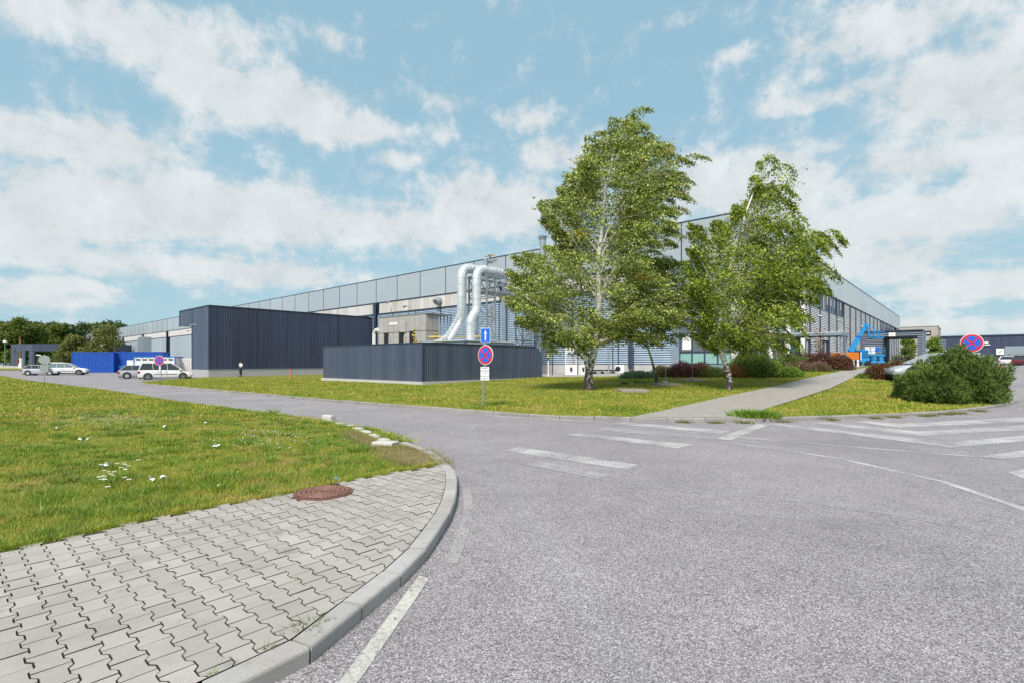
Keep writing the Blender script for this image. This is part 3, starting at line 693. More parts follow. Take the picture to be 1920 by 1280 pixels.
# ================================================================ FACTORY HALL (local x = b into the depth on the right, y = a along the left front)
hall = thing('factory_hall', 'huge grey-blue factory hall with tall panelled parapet and louvred walls', 'factory', bf(0, 0, 0), TH, off=(0,0,0))
MB().box(.13, 133, .13, 330, -.5, 13.55).build('core_wall', m_darkwall, hall)
B5 = 5.27
def shared(name, m, mat):
    return m.mesh(name, mat)
pp = MB().bev(-.06, .10, .035, B5-.035, 10.5, 13.93, .01).mesh('parapet_panel', m_par)
for i in range(62): o = link('parapet_panel', pp, hall); o.location.y = i*B5
PR = 5.53
pr = MB().bev(.04, PR-.04, -.06, .10, 10.5, 13.93, .01).mesh('parapet_panel', m_parR)
for i in range(24): o = link('parapet_panel', pr, hall); o.location.x = 1.25+(i-0)*PR if i else 1.25
for i in range(-0, 1):
    MB().bev(-.055, 1.21, -.06, .10, 10.5, 13.93, .01).build('parapet_panel', m_parR, hall)
m = MB(); m.box(-.10, .16, -.10, 330, 13.93, 14.02); m.box(.16, 133, -.10, .16, 13.93, 14.02); m.build('coping', m_navyc, hall)
m = MB(); m.box(-.11, .12, -.11, 330, 10.38, 10.5); m.box(.12, 133, -.11, .12, 10.38, 10.5); m.build('lower_trim', m_navyc, hall)
rb = MB().box(-.085, -.058, -.05, .05, 10.5, 13.93).mesh('parapet_rib', m_navyc)
for i in range(1, 62): o = link('parapet_rib', rb, hall); o.location.y = i*B5
# pale panel band on the left front
cols = [26.35*k for k in range(1, 13)]
wdt = B5/6
bandA = MB().bev(-.03, .12, .02, wdt-.02, 8.82, 10.37, .008).mesh('cladding_panel', m_band); bandB = MB().bev(-.03, .12, .02, wdt-.02, 8.82, 10.37, .008).mesh('cladding_panel', m_band2)
rest = MB(); k = 0; y = 6.3
while y < 330:
    dcol = min(abs(y+wdt/2-c) for c in cols)
    if dcol > .95:
        if y < 120 and not (54 < y < 60):
            o = link('cladding_panel', bandB if (int(y*7) % 11) in (0, 3) else bandA, hall); o.location.y = y
        else: rest.box(-.03, .12, y+.02, y+wdt-.02, 8.82, 10.37)
    y += wdt
rest.build('distant_cladding', m_band, hall, kind='stuff')
# louvres, left front
def slat(mb, y0, y1, z, ax):
    s = [(0, 0), (-.055, .012), (-.055, .03), (-.008, .150)]
    if ax == 'L': mb.ring([[(x, y0, z+h) for x, h in s], [(x, y1, z+h) for x, h in s]])
    else: mb.ring([[(y0, x, z+h) for x, h in s], [(y1, x, z+h) for x, h in s]])
edges = [6.3]+[c for c in cols if c < 106]
for i in range(len(edges)-1):
    a, b = edges[i]+(.0 if i == 0 else .32), edges[i+1]-.32; mb = MB(); z = 1.45
    while z < 8.6: slat(mb, a, b, z, 'L'); z += .21
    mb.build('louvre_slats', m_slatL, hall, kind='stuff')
seam = MB().box(-.125, -.02, -.035, .035, 1.4, 8.65).mesh('louvre_seam', m_navyc)
y = 6.3+B5
while y < 105:
    if min(abs(y-c) for c in cols) > 1: o = link('louvre_seam', seam, hall); o.location.y = y
    y += B5
for c in cols:
    mb = MB(); mb.box(-.38, -.33, c-.28, c+.28, -.3, 10.38); mb.box(-.33, .0, c-.03, c+.03, -.3, 10.38); mb.box(-.06, .0, c-.28, c+.28, -.3, 10.38)
    mb.build('column', m_navyc if c > 40 else m_steelb, hall)
wp = MB().bev(-.02, .12, .05, B5/2-.05, 1.42, 8.7, .01).mesh('wall_panel', m_par)
y = 105.4+.35
while y < 325:
    if min(abs(y+B5/4-c) for c in cols) > 1.2: o = link('wall_panel', wp, hall); o.location.y = y
    y += B5/2
m = MB(); m.box(-.10, .1, 6.3, 330, 8.66, 8.80); m.build('band_trim', m_navyc, hall)
m = MB(); m.box(-.03, .125, 6.3, 330, -.6, 1.38); m.build('plinth', m_conc, hall)
# pillar, corner bay windows and pale corner wall
MB().box(-.16, .12, 5.45, 6.25, -.3, 10.38).build('pillar', m_steelb, hall)
MB().box(-.05, .12, -.02, 1.0, -.3, 10.38).build('corner_wall', m_band, hall)
MB().box(-.03, .12, 1.0, 5.45, -.3, 1.45).build('sill_wall', m_steelb, hall)
for j in range(4):
    y0 = 1.0+j*1.1125; y1 = y0+1.1125
    for (z0, z1, mt) in ((1.5, 2.45, m_teal), (2.55, 5.3, m_glass), (5.4, 7.8, m_skyg), (7.9, 10.3, m_skyg)):
        fr = MB(); 
        fr.box(-.05, .10, y0, y0+.06, z0-.05, z1+.05); fr.box(-.05, .10, y1-.06, y1, z0-.05, z1+.05); fr.box(-.05, .10, y0+.06, y1-.06, z0-.05, z0+.02); fr.box(-.05, .10, y0+.06, y1-.06, z1-.02, z1+.05)
        w_ = fr.build('window', m_navyc, hall); MB().box(.0, .06, y0+.05, y1-.05, z0, z1).build('pane', mt, w_)
MB().box(-.02, .01, 4.35, 5.2, 2.72, 4.0).build('blind', m_white, hall, label='bright white blind in the corner window')
# right front: curtain wall at the corner
cw = [(1.3+i*1.36) for i in range(13)]
for i in range(12):
    x0, x1 = cw[i], cw[i+1]
    for (z0, z1, mt) in ((.2, 2.0, m_glass), (2.1, 4.3, m_glass), (4.4, 7.3, m_skyg if i % 3 else m_teal), (7.4, 10.3, m_skyg)):
        fr = MB(); fr.box(x0, x0+.05, -.06, .1, z0-.05, z1+.05); fr.box(x1-.05, x1, -.06, .1, z0-.05, z1+.05); fr.box(x0+.05, x1-.05, -.06, .1, z0-.05, z0+.03); fr.box(x0+.05, x1-.05, -.06, .1, z1-.03, z1+.05)
        w_ = fr.build('window', m_steelb, hall); MB().box(x0+.04, x1-.04, -.0, .05, z0, z1).build('pane', mt, w_)
for b_ in (4.5, 10.6, 16.6):
    MB().tube([(b_, -.75, .3), (b_, -.75, 10.4)], .24, 16).build('round_column', m_white, hall, smooth=True)
MB().box(.2, 17.6, -.45, -.05, 4.3, 4.55).build('floor_edge', m_band, hall)
MB().box(17.65, 18.6, -.30, .12, .2, 10.38).build('pier', m_navyc, hall)
# pale louvres of the right front, split by the bays
bays = [18.6]+[17.8+5.53*k for k in range(1, 21)]+[133]
for i in range(len(bays)-1):
    a, b = bays[i]+.06, bays[i+1]-.06
    top = 8.05 if a < 44 else (8.3 if 88 < a < 120 else 10.3); mb = MB(); z = 1.3
    if b-a < .5: continue
    while z < top:
        y0 = a
        if 46 < a < 50 and z < 5.6: y0 = a+3.1
        if 18 < a < 23 and z < 4.2: pass
        elif 28 < a < 33 and 2.4 < z < 4.4: pass
        else: slat(mb, y0, b, z, 'R')
        z += .21
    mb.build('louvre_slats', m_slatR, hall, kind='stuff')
for i, b_ in enumerate(bays[1:-1]):
    thk = .22 if (i % 3 == 2) else .07
    MB().box(b_-thk, b_+thk, -.17, .12, .8, 10.38).build('wall_post', m_navyc, hall)
m = MB(); m.box(18.6, 46.3, -.03, .125, -.3, 1.28); m.box(50.5, 133, -.03, .125, -.3, 1.28); m.build('base_wall', m_conc, hall)
def winstrip(x0, x1, z0, z1, n):
    s = (x1-x0)/n
    for i in range(n):
        a, b = x0+i*s, x0+(i+1)*s; fr = MB()
        fr.box(a, a+.07, -.07, .1, z0, z1); fr.box(b-.07, b, -.07, .1, z0, z1); fr.box(a+.07, b-.07, -.07, .1, z0, z0+.08); fr.box(a+.07, b-.07, -.07, .1, z1-.08, z1)
        w_ = fr.build('window', m_navyc, hall); MB().box(a+.06, b-.06, -.0, .05, z0+.05, z1-.05).build('pane', m_skyg if i % 4 != 1 else m_glass, w_)
        if i % 4 in (0, 2): MB().box(a+.1, b-.1, -.03, -.005, z0+(.1 if i % 8 == 2 else .9), z1-.1).build('blind', m_band, w_)
winstrip(18.7, 44.9, 8.15, 10.32, 22); winstrip(89, 119, 8.5, 10.32, 12); winstrip(19.2, 23.8, 1.4, 4.1, 4); winstrip(29.2, 32.9, 2.5, 4.3, 3)
MB().box(46.9, 50.0, -.02, .11, .8, 5.5).build('doorway', m_dark, hall)
# floodlights on the walls
def flood(b, a, z, side, nm='floodlight'):
    m = MB()
    if side == 'L': m.bar((b, a, z), (b-.7, a, z+.05), .05); m.tube([(b-.55, a, z+.06), (b-1.05, a, z-.10)], [.10, .17], 10)
    else: m.bar((b, a, z), (b, a-.7, z+.05), .05); m.tube([(b, a-.55, z+.06), (b, a-1.0, z-.10)], [.10, .17], 10)
    m.build(nm, m_galvd, hall)
flood(-.05, 48.6, 10.2, 'L'); flood(-.05, 44.5, 9.3, 'L'); flood(-.05, 137, 9.6, 'L'); flood(-.05, 131, 9.6, 'L')
for b_, z in ((24.5, 7.0), (36.5, 7.2), (38.5, 5.9), (43., 6.6), (56.5, 7.4)): flood(b_, -.12, z, 'R')
m = MB(); m.tube([(-.05, 38, 9.6), (-.45, 38, 9.6), (-.8, 38, 9.35)], [.45, .45, .45], 16); m.build('vent_cowl', m_galvd, hall, smooth=True)
# galvanised hood on the far left front
m = MB(); m.bev(-2.2, 0, 175, 181, 2.2, 9.3, .05); m.build('air_duct_housing', m_galvd, hall)

# ================================================================ NAVY ANNEXE
def corr(mb, x0, y0, x1, y1, z0, z1, pitch, dep):
    """trapezoidal corrugated sheet along a line; relief outwards to the right-hand side"""
    L = math.hypot(x1-x0, y1-y0); d = ((x1-x0)/L, (y1-y0)/L); nn = (d[1], -d[0]); n = max(1, round(L/pitch)); p = L/n; pts = []
    for i in range(n):
        for f_, q in ((.0, 0), (.35, 0), (.45, dep), (.90, dep)): pts.append((x0+d[0]*(i+f_)*p+nn[0]*q, y0+d[1]*(i+f_)*p+nn[1]*q))
    pts.append((x1, y1)); m_ = len(pts)
    mb.add([(x, y, z0) for x, y in pts]+[(x, y, z1) for x, y in pts], [(i, i+1, m_+i+1, m_+i) for i in range(m_-1)])
ann = thing('warehouse_annexe', 'dark navy corrugated annexe on a pale concrete plinth with an overhanging end', 'building', bf(0, 0, 0), TH, off=(0,0,0))
A0, A1, A2 = 53.9, 59.9, 64.9; b0 = -22.4; zt = 8.3; zp = .72
m = MB(); corr(m, b0, A0, -.2, A0, zp, zt, .26, .045); m.build('front_cladding', m_navy, ann)
m = MB(); corr(m, b0, A1, b0, A0, zp, zt, .5, .03); m.build('end_cladding', m_navy2, ann)  # paler than the front sheet: sunlight on the end painted into the colour
m = MB(); corr(m, b0, A2, b0, A1, 6.3, zt, .5, .03); m.build('overhang_cladding', m_navy2, ann)
m = MB(); m.box(b0+.01, -.1, A0+.01, A1, zp, zt-.05); m.box(b0+.01, -.1, A1, A2, 6.35, zt-.05); m.build('inner_wall', m_navy, ann)
for (x_, y_, z_) in ((b0, A0, zp), (b0, A1, zp), (b0, A2, 6.3)): MB().box(x_-.06, x_+.08, y_-.06, y_+.08, z_, zt).build('corner_flashing', m_navyc, ann)
MB().box(b0-.07, -.1, A0-.07, A0-.01, zp-.02, zp+.06).build('drip_edge', m_steelb, ann)
for k_ in range(1, 4): MB().box(b0+k_*5.6-.02, b0+k_*5.6+.02, A0-.062, A0-.046, zp, zt).build('sheet_joint', m_navyc, ann)
m = MB(); m.box(b0-.09, -.1, A0-.09, A2+.05, zt, zt+.10); m.build('roof_edge', m_navyc, ann)
m = MB(); m.box(b0-.04, -.1, A0-.04, A1, -.6, zp-.003); m.build('plinth', m_conc, ann)
m = MB(); m.box(b0+.2, b0+.5, A1+.02, A1+.3, .2, 6.3); m.build('downpipe', m_white, ann)
m = MB(); m.tube([(b0-.05, A0+4.3, 6.2), (b0-.6, A0+4.4, 6.2), (b0-.7, A0+4.4, 5.9)], .09, 8); m.build('wall_lamp', m_grey, ann)

# ================================================================ SLATE COMPOUND WALL
cmp_ = thing('compound_wall', 'low slate-blue corrugated screen wall round the duct plant, on a white kerb', 'wall', bf(0, 0, 0), TH, off=(0,0,0))
fb, fa, fe, fB = -21.9, 14.1, 27.6, -8.8
m = MB(); corr(m, fb, fe, fb, fa, .30, 2.93, .17, .03); m.build('left_cladding', m_navy2, cmp_)
m = MB(); corr(m, fb, fa, fB-.9, fa, .30, 2.93, .17, .03); m.build('right_cladding', m_navy2, cmp_)
m = MB(); n0 = 6
pts = []
for i in range(n0+1): x = fB-.9+.9*i/n0; pts.append((x, 2.93-.62*(i/n0)**1.3))
m.ring([[(x, fa-.03, .3) for x, z in pts]+[(x, fa-.03, z) for x, z in pts[::-1]], [(x, fa+.02, .3) for x, z in pts]+[(x, fa+.02, z) for x, z in pts[::-1]]]); m.build('cut_end_panel', m_navy2, cmp_)
m = MB(); m.box(fb-.06, fB-.95, fa-.06, fa+.10, 2.93, 2.99); m.box(fb-.06, fb+.1, fa+.10, fe, 2.93, 2.99); m.build('top_flashing', m_navyc, cmp_)
MB().box(fb-.05, fb+.07, fa-.05, fa+.07, .3, 2.93).build('corner_flashing', m_navyc, cmp_)
m = MB(); m.box(fb+.02, fb+.12, fa+.12, fe, .2, 2.9); m.box(fb+.02, fB-.9, fa+.02, fa+.12, .2, 2.9); m.box(fb+.12, fB-.3, fe-.1, fe, .2, 2.9); m.build('inner_lining', m_navy, cmp_)
m = MB(); m.box(fb-.14, fb+.25, fa+.25, fe+.1, -.2, .30); m.box(fb-.14, fB, fa-.14, fa+.25, -.2, .302); m.build('footing', m_kerbw, cmp_)

# ================================================================ TAUPE PLANT CABIN behind the compound wall
cab = thing('plant_cabin', 'tall taupe panelled plant cabin with dark door openings beside the ducts', 'plant room', bf(-9, 29.8, 0), TH, off=(-9, 29.8, 0))
zc = 6.8
MB().box(-8.94, -7.2, 29.86, 38.55, 0, zc-.03).build('core', m_dark, cab)
for i in range(9):
    y0 = 29.8+i*.978; y1 = y0+.978
    for (z0, z1) in ((5.02, zc), (2.0, 4.96)):
        if z0 == 2. and i in (2, 4, 7): continue
        MB().bev(-9.0, -8.9, y0+.02, y1-.02, z0, z1, .008).build('wall_panel', m_cabin, cab)
for i in range(2):
    MB().bev(-8.98+i*.89, -8.98+(i+1)*.89-.03, 29.8, 29.9, 5.02, zc, .008).build('wall_panel', m_cabin, cab)
    MB().bev(-8.98+i*.89, -8.98+(i+1)*.89-.03, 29.8, 29.9, 2.0, 4.96, .008).build('wall_panel', m_cabin, cab)
for y0 in (31.3, 33.3, 36.2): MB().box(-9.08, -9.0, y0, y0+.35, 2, 4.5).build('door_leaf', m_cabin, cab)
MB().bev(-9.16, -9.0, 33.2, 34.2, 4.95, 6.1, .02).build('switch_box', m_cabin, cab)
MB().box(-9.05, -9.0, 34.9, 36.5, 5.85, 6.15).build('name_plate', m_white, cab)
m = MB()
for i in range(9):
    y = 35.1+i*.15; m.box(-9.056, -9.05, y, y+.07, 5.94, 6.06)
m.build('plate_lettering', m_par, cab)
MB().box(-9.05, -5.3, 29.6, 38.7, zc, zc+.10).build('roof', m_galvd, cab)
for i, b_ in enumerate((-6.9, -6.4, -5.9, -5.4)): MB().box(b_, b_+.1, 29.85, 29.95, 0, zc).build('canopy_post', m_slatL, cab)
m = MB(); m.tube([(-9.2, 39.3, 2), (-9.2, 39.3, 5.0), (-9.2, 39.0, 5.35), (-9.2, 38.6, 5.45)], .22, 10); m.build('white_pipe', m_white, cab, smooth=True)
for y in (31, 33, 35.6, 37.3): MB().tube([(-8.9, y, zc+.1), (-8.9, y, zc+.35)], .03, 6).build('roof_fixing', m_galvd, cab)

# ================================================================ DUCTS
def duct(nm, label, path, r, seams=.55):
    o = thing(nm, label, 'duct', bf(path[0][0], path[0][1], 0), TH, 'galvanised ducts rising over the compound wall', (path[0][0], path[0][1], 0))
    MB().tube(path, r, 24).build('pipe', m_galv, o, smooth=True)
    m = MB(); acc = 0; last = Vector(path[0])
    for i in range(len(path)-1):
        p, q = Vector(path[i]), Vector(path[i+1]); L = (q-p).length; d = (q-p)/L; n = max(1, round(L/seams))
        for k in range(n): c = p+d*L*(k+.02)/n; m.tube([c-d*.02, c+d*.02], r+.016, 24)
    m.build('seam_ring', m_galv, o, kind='stuff'); return o
def bend(c0, c1, c2, r, n=5):
    c0, c1, c2 = map(Vector, (c0, c1, c2)); u = (c0-c1).normalized(); v = (c2-c1).normalized(); out = []
    for i in range(n+1):
        s = i/n; a = c1+u*r; b = c1+v*r; out.append((a*(1-s)**2+c1*2*s*(1-s)+b*s*s))
    return [tuple(p) for p in out]
d1 = duct('air_duct', 'thicker galvanised air duct, left of the pair, bending down behind the cabin', [(-12.1, 24.4, 3.3), (-12.1, 23.6, 3.45)]+bend((-12.1, 23.2, 3.6), (-12.1, 22.3, 4.1), (-12.1, 21.6, 4.9), .5, 3)+bend((-12.1, 21.4, 5.1), (-12.1, 20.8, 5.8), (-12.1, 20.8, 7), .55, 4)+bend((-12.1, 20.8, 7), (-12.1, 20.8, 10.25), (-8, 20.8, 10.25), 1.0, 6)+[(-6, 20.8, 10.25), (-2.5, 20.8, 10.25), (-.2, 20.8, 10.25)], .43)
d2 = duct('air_duct', 'galvanised air duct, right of the pair, stepping aside above its base unit', [(-12.5, 19.2, 3.1), (-12.5, 19.2, 4.9)]+bend((-12.5, 19.2, 4.9), (-12.5, 19.2, 5.4), (-11.8, 19.2, 6.2), .4, 3)+bend((-12.5, 19.2, 5.3), (-11.75, 19.2, 6.25), (-11.75, 19.2, 8), .4, 3)+bend((-11.75, 19.2, 7), (-11.75, 19.2, 10.0), (-8, 19.2, 10.0), .95, 6)+[(-6, 19.2, 10.0), (-2.5, 19.2, 10.0), (-.2, 19.2, 10.0)], .39)
m = MB(); m.tube([(-10.6, 19.2, 10.2), (-10.6, 19.2, 11.0)], .2, 12); m.tube([(-10.6, 19.2, 10.85), (-10.1, 19.2, 10.8), (-9.7, 19.2, 10.9)], .15, 10); m.tube([(-10.2, 19.2, 10.9), (-10.2, 19.2, 11.4)], .05, 8); m.tube([(-10.3, 19.2, 11.4), (-10.1, 19.2, 11.4)], .08, 8); m.build('valve', m_galvd, d2, smooth=True)
stk = thing('exhaust_stack', 'upright galvanised exhaust stack showing between the birch leaves', 'stack', bf(-2.2, 19.2, 0), TH, None, (-2.2, 19.2, 0))
m = MB(); m.tube([(-2.2, 19.2, 9.7), (-2.2, 19.2, 14.2)], .34, 20); m.tube([(-2.2, 19.2, 14.2), (-2.2, 19.2, 14.6)], [.34, .48], 20); m.build('stack_pipe', m_galvd, stk, smooth=True)
m = MB(); m.tube([(-.5, 18.5, 9.6), (-.5, 18.5, 14.1), (.3, 18.3, 15.1), (2, 18.1, 15.3), (6, 18., 15.1)], .34, 16); m.build('roof_crossing', m_galvd, stk, smooth=True)
# base plant unit
bu = thing('ventilation_unit', 'low galvanised ventilation unit the two ducts rise from, above the screen wall', 'plant unit', bf(-13.5, 19, 0), TH, None, (-13.5, 19, 0))
MB().bev(-15.2, -8.9, 17.2, 22.3, .3, 3.35, .04).build('casing', m_galvd, bu); MB().box(-14.9, -12.6, 17.17, 17.2, 2.95, 3.25).build('name_plate', m_white, bu)
MB().bev(-15.3, -8.8, 17.1, 22.4, 3.35, 3.45, .02).build('lid', m_galv, bu)
# lattice pipe bridge
tr = thing('pipe_bridge', 'galvanised lattice tower and truss carrying the two ducts to the hall', 'truss', bf(-10.5, 20, 0), TH, None, (-10.5, 20, 0))
def tower(b0_, b1_, a0_, a1_, zt_):
    for b_ in (b0_, b1_):
        for a_ in (a0_, a1_): MB().bar((b_, a_, .1), (b_, a_, zt_), .13).build('tower_leg', m_galvd, tr)
    n = 5; s = (zt_-.2)/n; m = MB()
    for i in range(n):
        z0, z1 = .2+i*s, .2+(i+1)*s
        for (p, q) in (((b0_, a0_), (b1_, a0_)), ((b0_, a1_), (b1_, a1_)), ((b0_, a0_), (b0_, a1_)), ((b1_, a0_), (b1_, a1_))):
            m.bar((*p, z1), (*q, z1), .08); m.bar((*p, z0), (*q, z1), .06) if i % 2 else m.bar((*p, z1), (*q, z0), .06)
    m.build('tower_bracing', m_galvd, tr)
tower(-11., -9.9, 18.7, 21.0, 9.35); tower(-4.4, -3.3, 18.7, 21.0, 9.35)
for a_ in (18.65, 21.05):
    MB().bar((-11.1, a_, 9.42), (-.1, a_, 9.42), .13).build('top_chord', m_galvd, tr); MB().bar((-11.1, a_, 8.1), (-.1, a_, 8.1), .10).build('bottom_chord', m_galvd, tr)
    m = MB()
    for i in range(8):
        x = -11.0+i*1.36; m.bar((x, a_, 9.4), (x, a_, 8.1), .06); m.bar((x, a_, 9.4 if i % 2 else 8.1), (x+1.36, a_, 8.1 if i % 2 else 9.4), .07)
    m.build('truss_diagonals', m_galvd, tr)
m = MB()
for i in range(9): m.bar((-11+i*1.36, 18.65, 9.5), (-11+i*1.36, 21.05, 9.5), .10)
m.build('cross_beams', m_galvd, tr)
MB().box(-11.1, -.2, 18.9, 20.9, 8.02, 8.06).build('walkway_grating', m_grey, tr)
# black and yellow guard rails
def stripes(nm, label, segs, grp='yellow and black guard rails by the ducts'):
    p0 = segs[0][0]; o = thing(nm, label, 'guard rail', bf(p0[0], p0[1], 0), TH, grp, (p0[0], p0[1], 0)); my, mk = MB(), MB()
    for p, q in segs:
        p, q = Vector(p), Vector(q); n = max(2, round((q-p).length/.16))
        for i in range(n): (my if i % 2 else mk).bar(p.lerp(q, i/n), p.lerp(q, (i+1)/n), .11)
    my.build('yellow_stripes', m_yel, o); mk.build('black_stripes', m_black, o)
stripes('guard_rail', 'yellow and black post with short rail at the corner of the plant cabin', [((-13.0, 26.6, 3.0), (-13.0, 26.6, 4.9)), ((-13.0, 26.0, 3.3), (-13.0, 26.9, 4.3))])
stripes('guard_rail', 'yellow and black upright between cabin and thicker duct', [((-12.3, 24.2, 2.9), (-12.3, 24.2, 4.6))])
stripes('guard_rail', 'yellow and black rail up on the roof edge above the ducts', [((-.5, 29.2, 14.15), (-.5, 27.6, 14.15)), ((-.5, 28.4, 13.9), (-.5, 28.4, 14.3))])
yp = thing('yellow_pipe', 'thin yellow gas pipe running behind the ducts', 'pipe', bf(-11, 23, 0), TH, None, (-11, 23, 0))
m = MB(); m.tube([(-13, 24.5, 4.0), (-9.5, 19.5, 4.0), (-9.5, 19.5, 6.8)], .06, 8); m.tube([(-9.1, 19.9, 3.9), (-9.1, 19.9, 6.3)], .05, 8); m.build('pipe_run', m_yel, yp)

# ================================================================ SMALL YARD BY THE HALL
gate = thing('mesh_gate', 'white two-leaf gate cabinet with mesh upper halves behind the big birch', 'gate', bf(-10.2, 9.5, None), TH, None, None)
pz = P(1060, 46.5); gate.location = pz; gate.rotation_euler = (0, 0, R(2))
for i in range(2):
    x = i*1.12; fr = MB(); fr.box(x, x+.07, 0, .06, .1, 2.15); fr.box(x+1.03, x+1.1, 0, .06, .1, 2.15); fr.box(x+.07, x+1.03, 0, .06, 2.08, 2.15); fr.box(x+.07, x+1.03, 0, .06, 1.0, 1.07)
    lf = fr.build('gate_leaf', m_white, gate); MB().box(x+.07, x+1.03, .01, .05, .1, 1.0).build('lower_panel', m_white, lf)
    m = MB()
    for k in range(1, 8): m.bar((x+.07+k*.12, .03, 1.07), (x+.07+k*.12, .03, 2.08), .018)
    for k in range(1, 6): m.bar((x+.07, .03, 1.07+k*.17), (x+1.03, .03, 1.07+k*.17), .018)
    m.build('wire_mesh', m_white, lf)
    m = MB(); m.tube([(x+.45, -.02, .62), (x+.60, -.02, .62)], .13, 10); m.box(x+.42, x+.50, -.02, .0, .62, .84); m.box(x+.56, x+.64, -.02, .0, .62, .84); m.build('dark_emblem', m_dark, lf)
MB().box(-.05, 2.3, -.02, .08, 2.2, 2.75).build('top_board', m_white, gate)
def post(px, Yd, hh, r, mat, lab, grp='thin dark fence posts in front of the louvred wall'):
    p = P(px, Yd); o = MB().tube([(0,0,0), (0,0,hh)], r, 8).build('fence_post', mat, None, off=(0,0,0)); o.location = p; tag(o, lab, 'post', grp)
for px, lab in ((1036, 'dark fence post at the end of the slate screen wall'), (1083, 'dark fence post in front of the white gate'), (1104, 'blue-grey fence post just behind the forked birch trunk'), (1149, 'dark fence post by the heat pump'), (1181, 'left post of the close pair near the green juniper'), (1188, 'right post of the close pair near the green juniper')):
    post(px, 46 if px < 1170 else 45, 2.6 if px < 1160 else 2.35, .045, m_navyc, lab)
m = MB(); m.bar((0,0,.12), (5.4,0,.12), .12, .24); o = m.build('low_kerb_wall', m_conc); o.location = P(1036, 45.8, -.02); tag(o, 'low pale concrete kerb under the fence posts', 'kerb')
o = thing('heat_pump', 'pale heat pump box with round fan grille against the plinth', 'heat pump', P(1151, 47.3)); 
MB().bev(0, .95, 0, .35, .12, .85, .02).build('casing', m_swht, o); MB().tube([(.38,-.012,.48), (.38,.0,.48)], .24, 20).build('fan_grille', m_dark, o); m = MB(); m.box(.05,.15,0,.35,0,.12); m.box(.8,.9,0,.35,0,.12); m.build('feet', m_grey, o)
o = thing('bench_frame', 'low dark trolley frame lying by the plinth behind the birch', 'trolley', P(1112, 46.5))
m = MB(); m.box(0, 2.1, 0, .8, .38, .50); m.build('deck', m_dark, o)
m = MB()
for x in (.2, .9, 1.8): m.tube([(x, .1, .18), (x, .22, .18)], .17, 10)
m.build('wheels', m_black, o); m = MB(); m.bar((.3,.0,.2), (1.1,0,.45), .05); m.bar((1.1,0,.15), (1.9,0,.48), .05); m.build('struts', m_galvd, o)
m = MB()
m.tube([(0,0,.0),(0,0,2.9)], .07, 8); m.bar((-.2,0,2.9), (.2,0,2.9), .2, .1); o = m.build('slim_mast', m_galvd); o.location = P(1141, 45.6); tag(o, 'slim galvanised mast against the blue louvres left of the dark seam', 'mast')
m = MB(); m.box(-.22, .22, 0, .25, 1.0, 8.4); o = m.build('cable_riser', m_navyc); o.location = (*bf(-.45, 9.95, 0).xy, 0); o.rotation_euler.z = TH; tag(o, 'black cable riser running up the blue louvred wall', 'cable riser')
m = MB(); m.tube([(0,0,0), (0,0,1.5)], .05, 8); o = m.build('marker_post', m_white); o.location = P(1028, 45.3); tag(o, 'white post with a yellow and black top by the end of the screen wall', 'post')
m = MB(); m.tube([(0,0,1.5), (0,0,1.75)], .055, 8); m.build('black_band', m_black, o); m = MB(); m.tube([(0,0,1.75), (0,0,2.2)], .055, 8); m.build('yellow_band', m_yel, o)

# ================================================================ ENTRANCE CANOPY
cn = bthing('entrance_canopy', 'flat glazed entrance canopy on slim blue-grey posts over the path', 'canopy', 10.5, 0)
zg = cn.location.z; zr = 4.15
m = MB(); m.box(10.3, 14.5, -5.2, -.5, zr+.14, zr+.22); m.build('roof_sheet', m_band, cn)
for nm_, bx in (('front_beam', (10.3, 10.42, -5.2, -.5)), ('rear_beam', (13.9, 14.02, -5.2, -.5)), ('side_beam', (10.42, 13.9, -5.2, -5.08))):
    MB().box(*bx[:4], zr-.12, zr+.14).build(nm_, m_steelb, cn)
for i in range(5): MB().box(10.42, 13.9, -4.3+i*.85, -4.24+i*.85, zr-.05, zr+.14).build('rafter', m_steelb, cn)
for b_ in (10.6, 13.6): MB().tube([(b_, -5.1, zg-.3), (b_, -5.1, zr-.1)], .09, 12).build('post', m_steelb, cn, smooth=True)

# ================================================================ PORTAL BUILDING
pt = bthing('gatehouse_portal', 'dark louvred drive-through portal joined to the right side of the hall', 'portal', 61.8, 0, None)
zg = T(*bf(61.8, -5).xy)
pc = (61.8, 71.8)
m = MB(); m.box(61.9, 71.8, -3.2, -.1, zg-.3, 6.7); m.box(61.9, 71.8, -8.35, -7.75, zg-.3, 6.7); m.box(61.9, 71.8, -7.75, -3.2, 5.7, 6.7); m.build('core_wall', m_darkwall, pt)
def pslat(mb, a0_, a1_, z):
    s = [(0, 0), (-.09, .012), (-.09, .05), (0, .20)]; mb.ring([[(61.9+x, a0_, z+h) for x, h in s], [(61.9+x, a1_, z+h) for x, h in s]])
mb = MB(); z = zg
while z < 6.55:
    pslat(mb, -3.2, -.15, z); pslat(mb, -8.3, -7.75, z)
    if z > 5.65: pslat(mb, -7.75, -3.2, z)
    z += .30
mb.build('louvre_slats', m_portal, pt, kind='stuff')
mb = MB(); z = zg
while z < 6.5:
    s = [(0, 0), (-.09, .012), (-.09, .05), (0, .20)]; mb.ring([[(61.95, -8.35+x, z+h) for x, h in s], [(71.8, -8.35+x, z+h) for x, h in s]]); z += .30
mb.build('side_slats', m_slatL, pt, kind='stuff')
MB().box(61.7, 72, -8.5, -.1, 6.7, 6.85).build('roof_edge', m_navyc, pt)
MB().box(61.75, 61.93, -3.35, -3.2, zg, 5.7).build('jamb', m_navyc, pt)
MB().box(61.68, 61.74, -4.9, -4.0, 5.85, 6.45).build('emblem_plate', m_white, pt); MB().tube([(61.665, -4.45, 6.12), (61.68, -4.45, 6.12)], .15, 16).build('emblem', m_band2, pt)
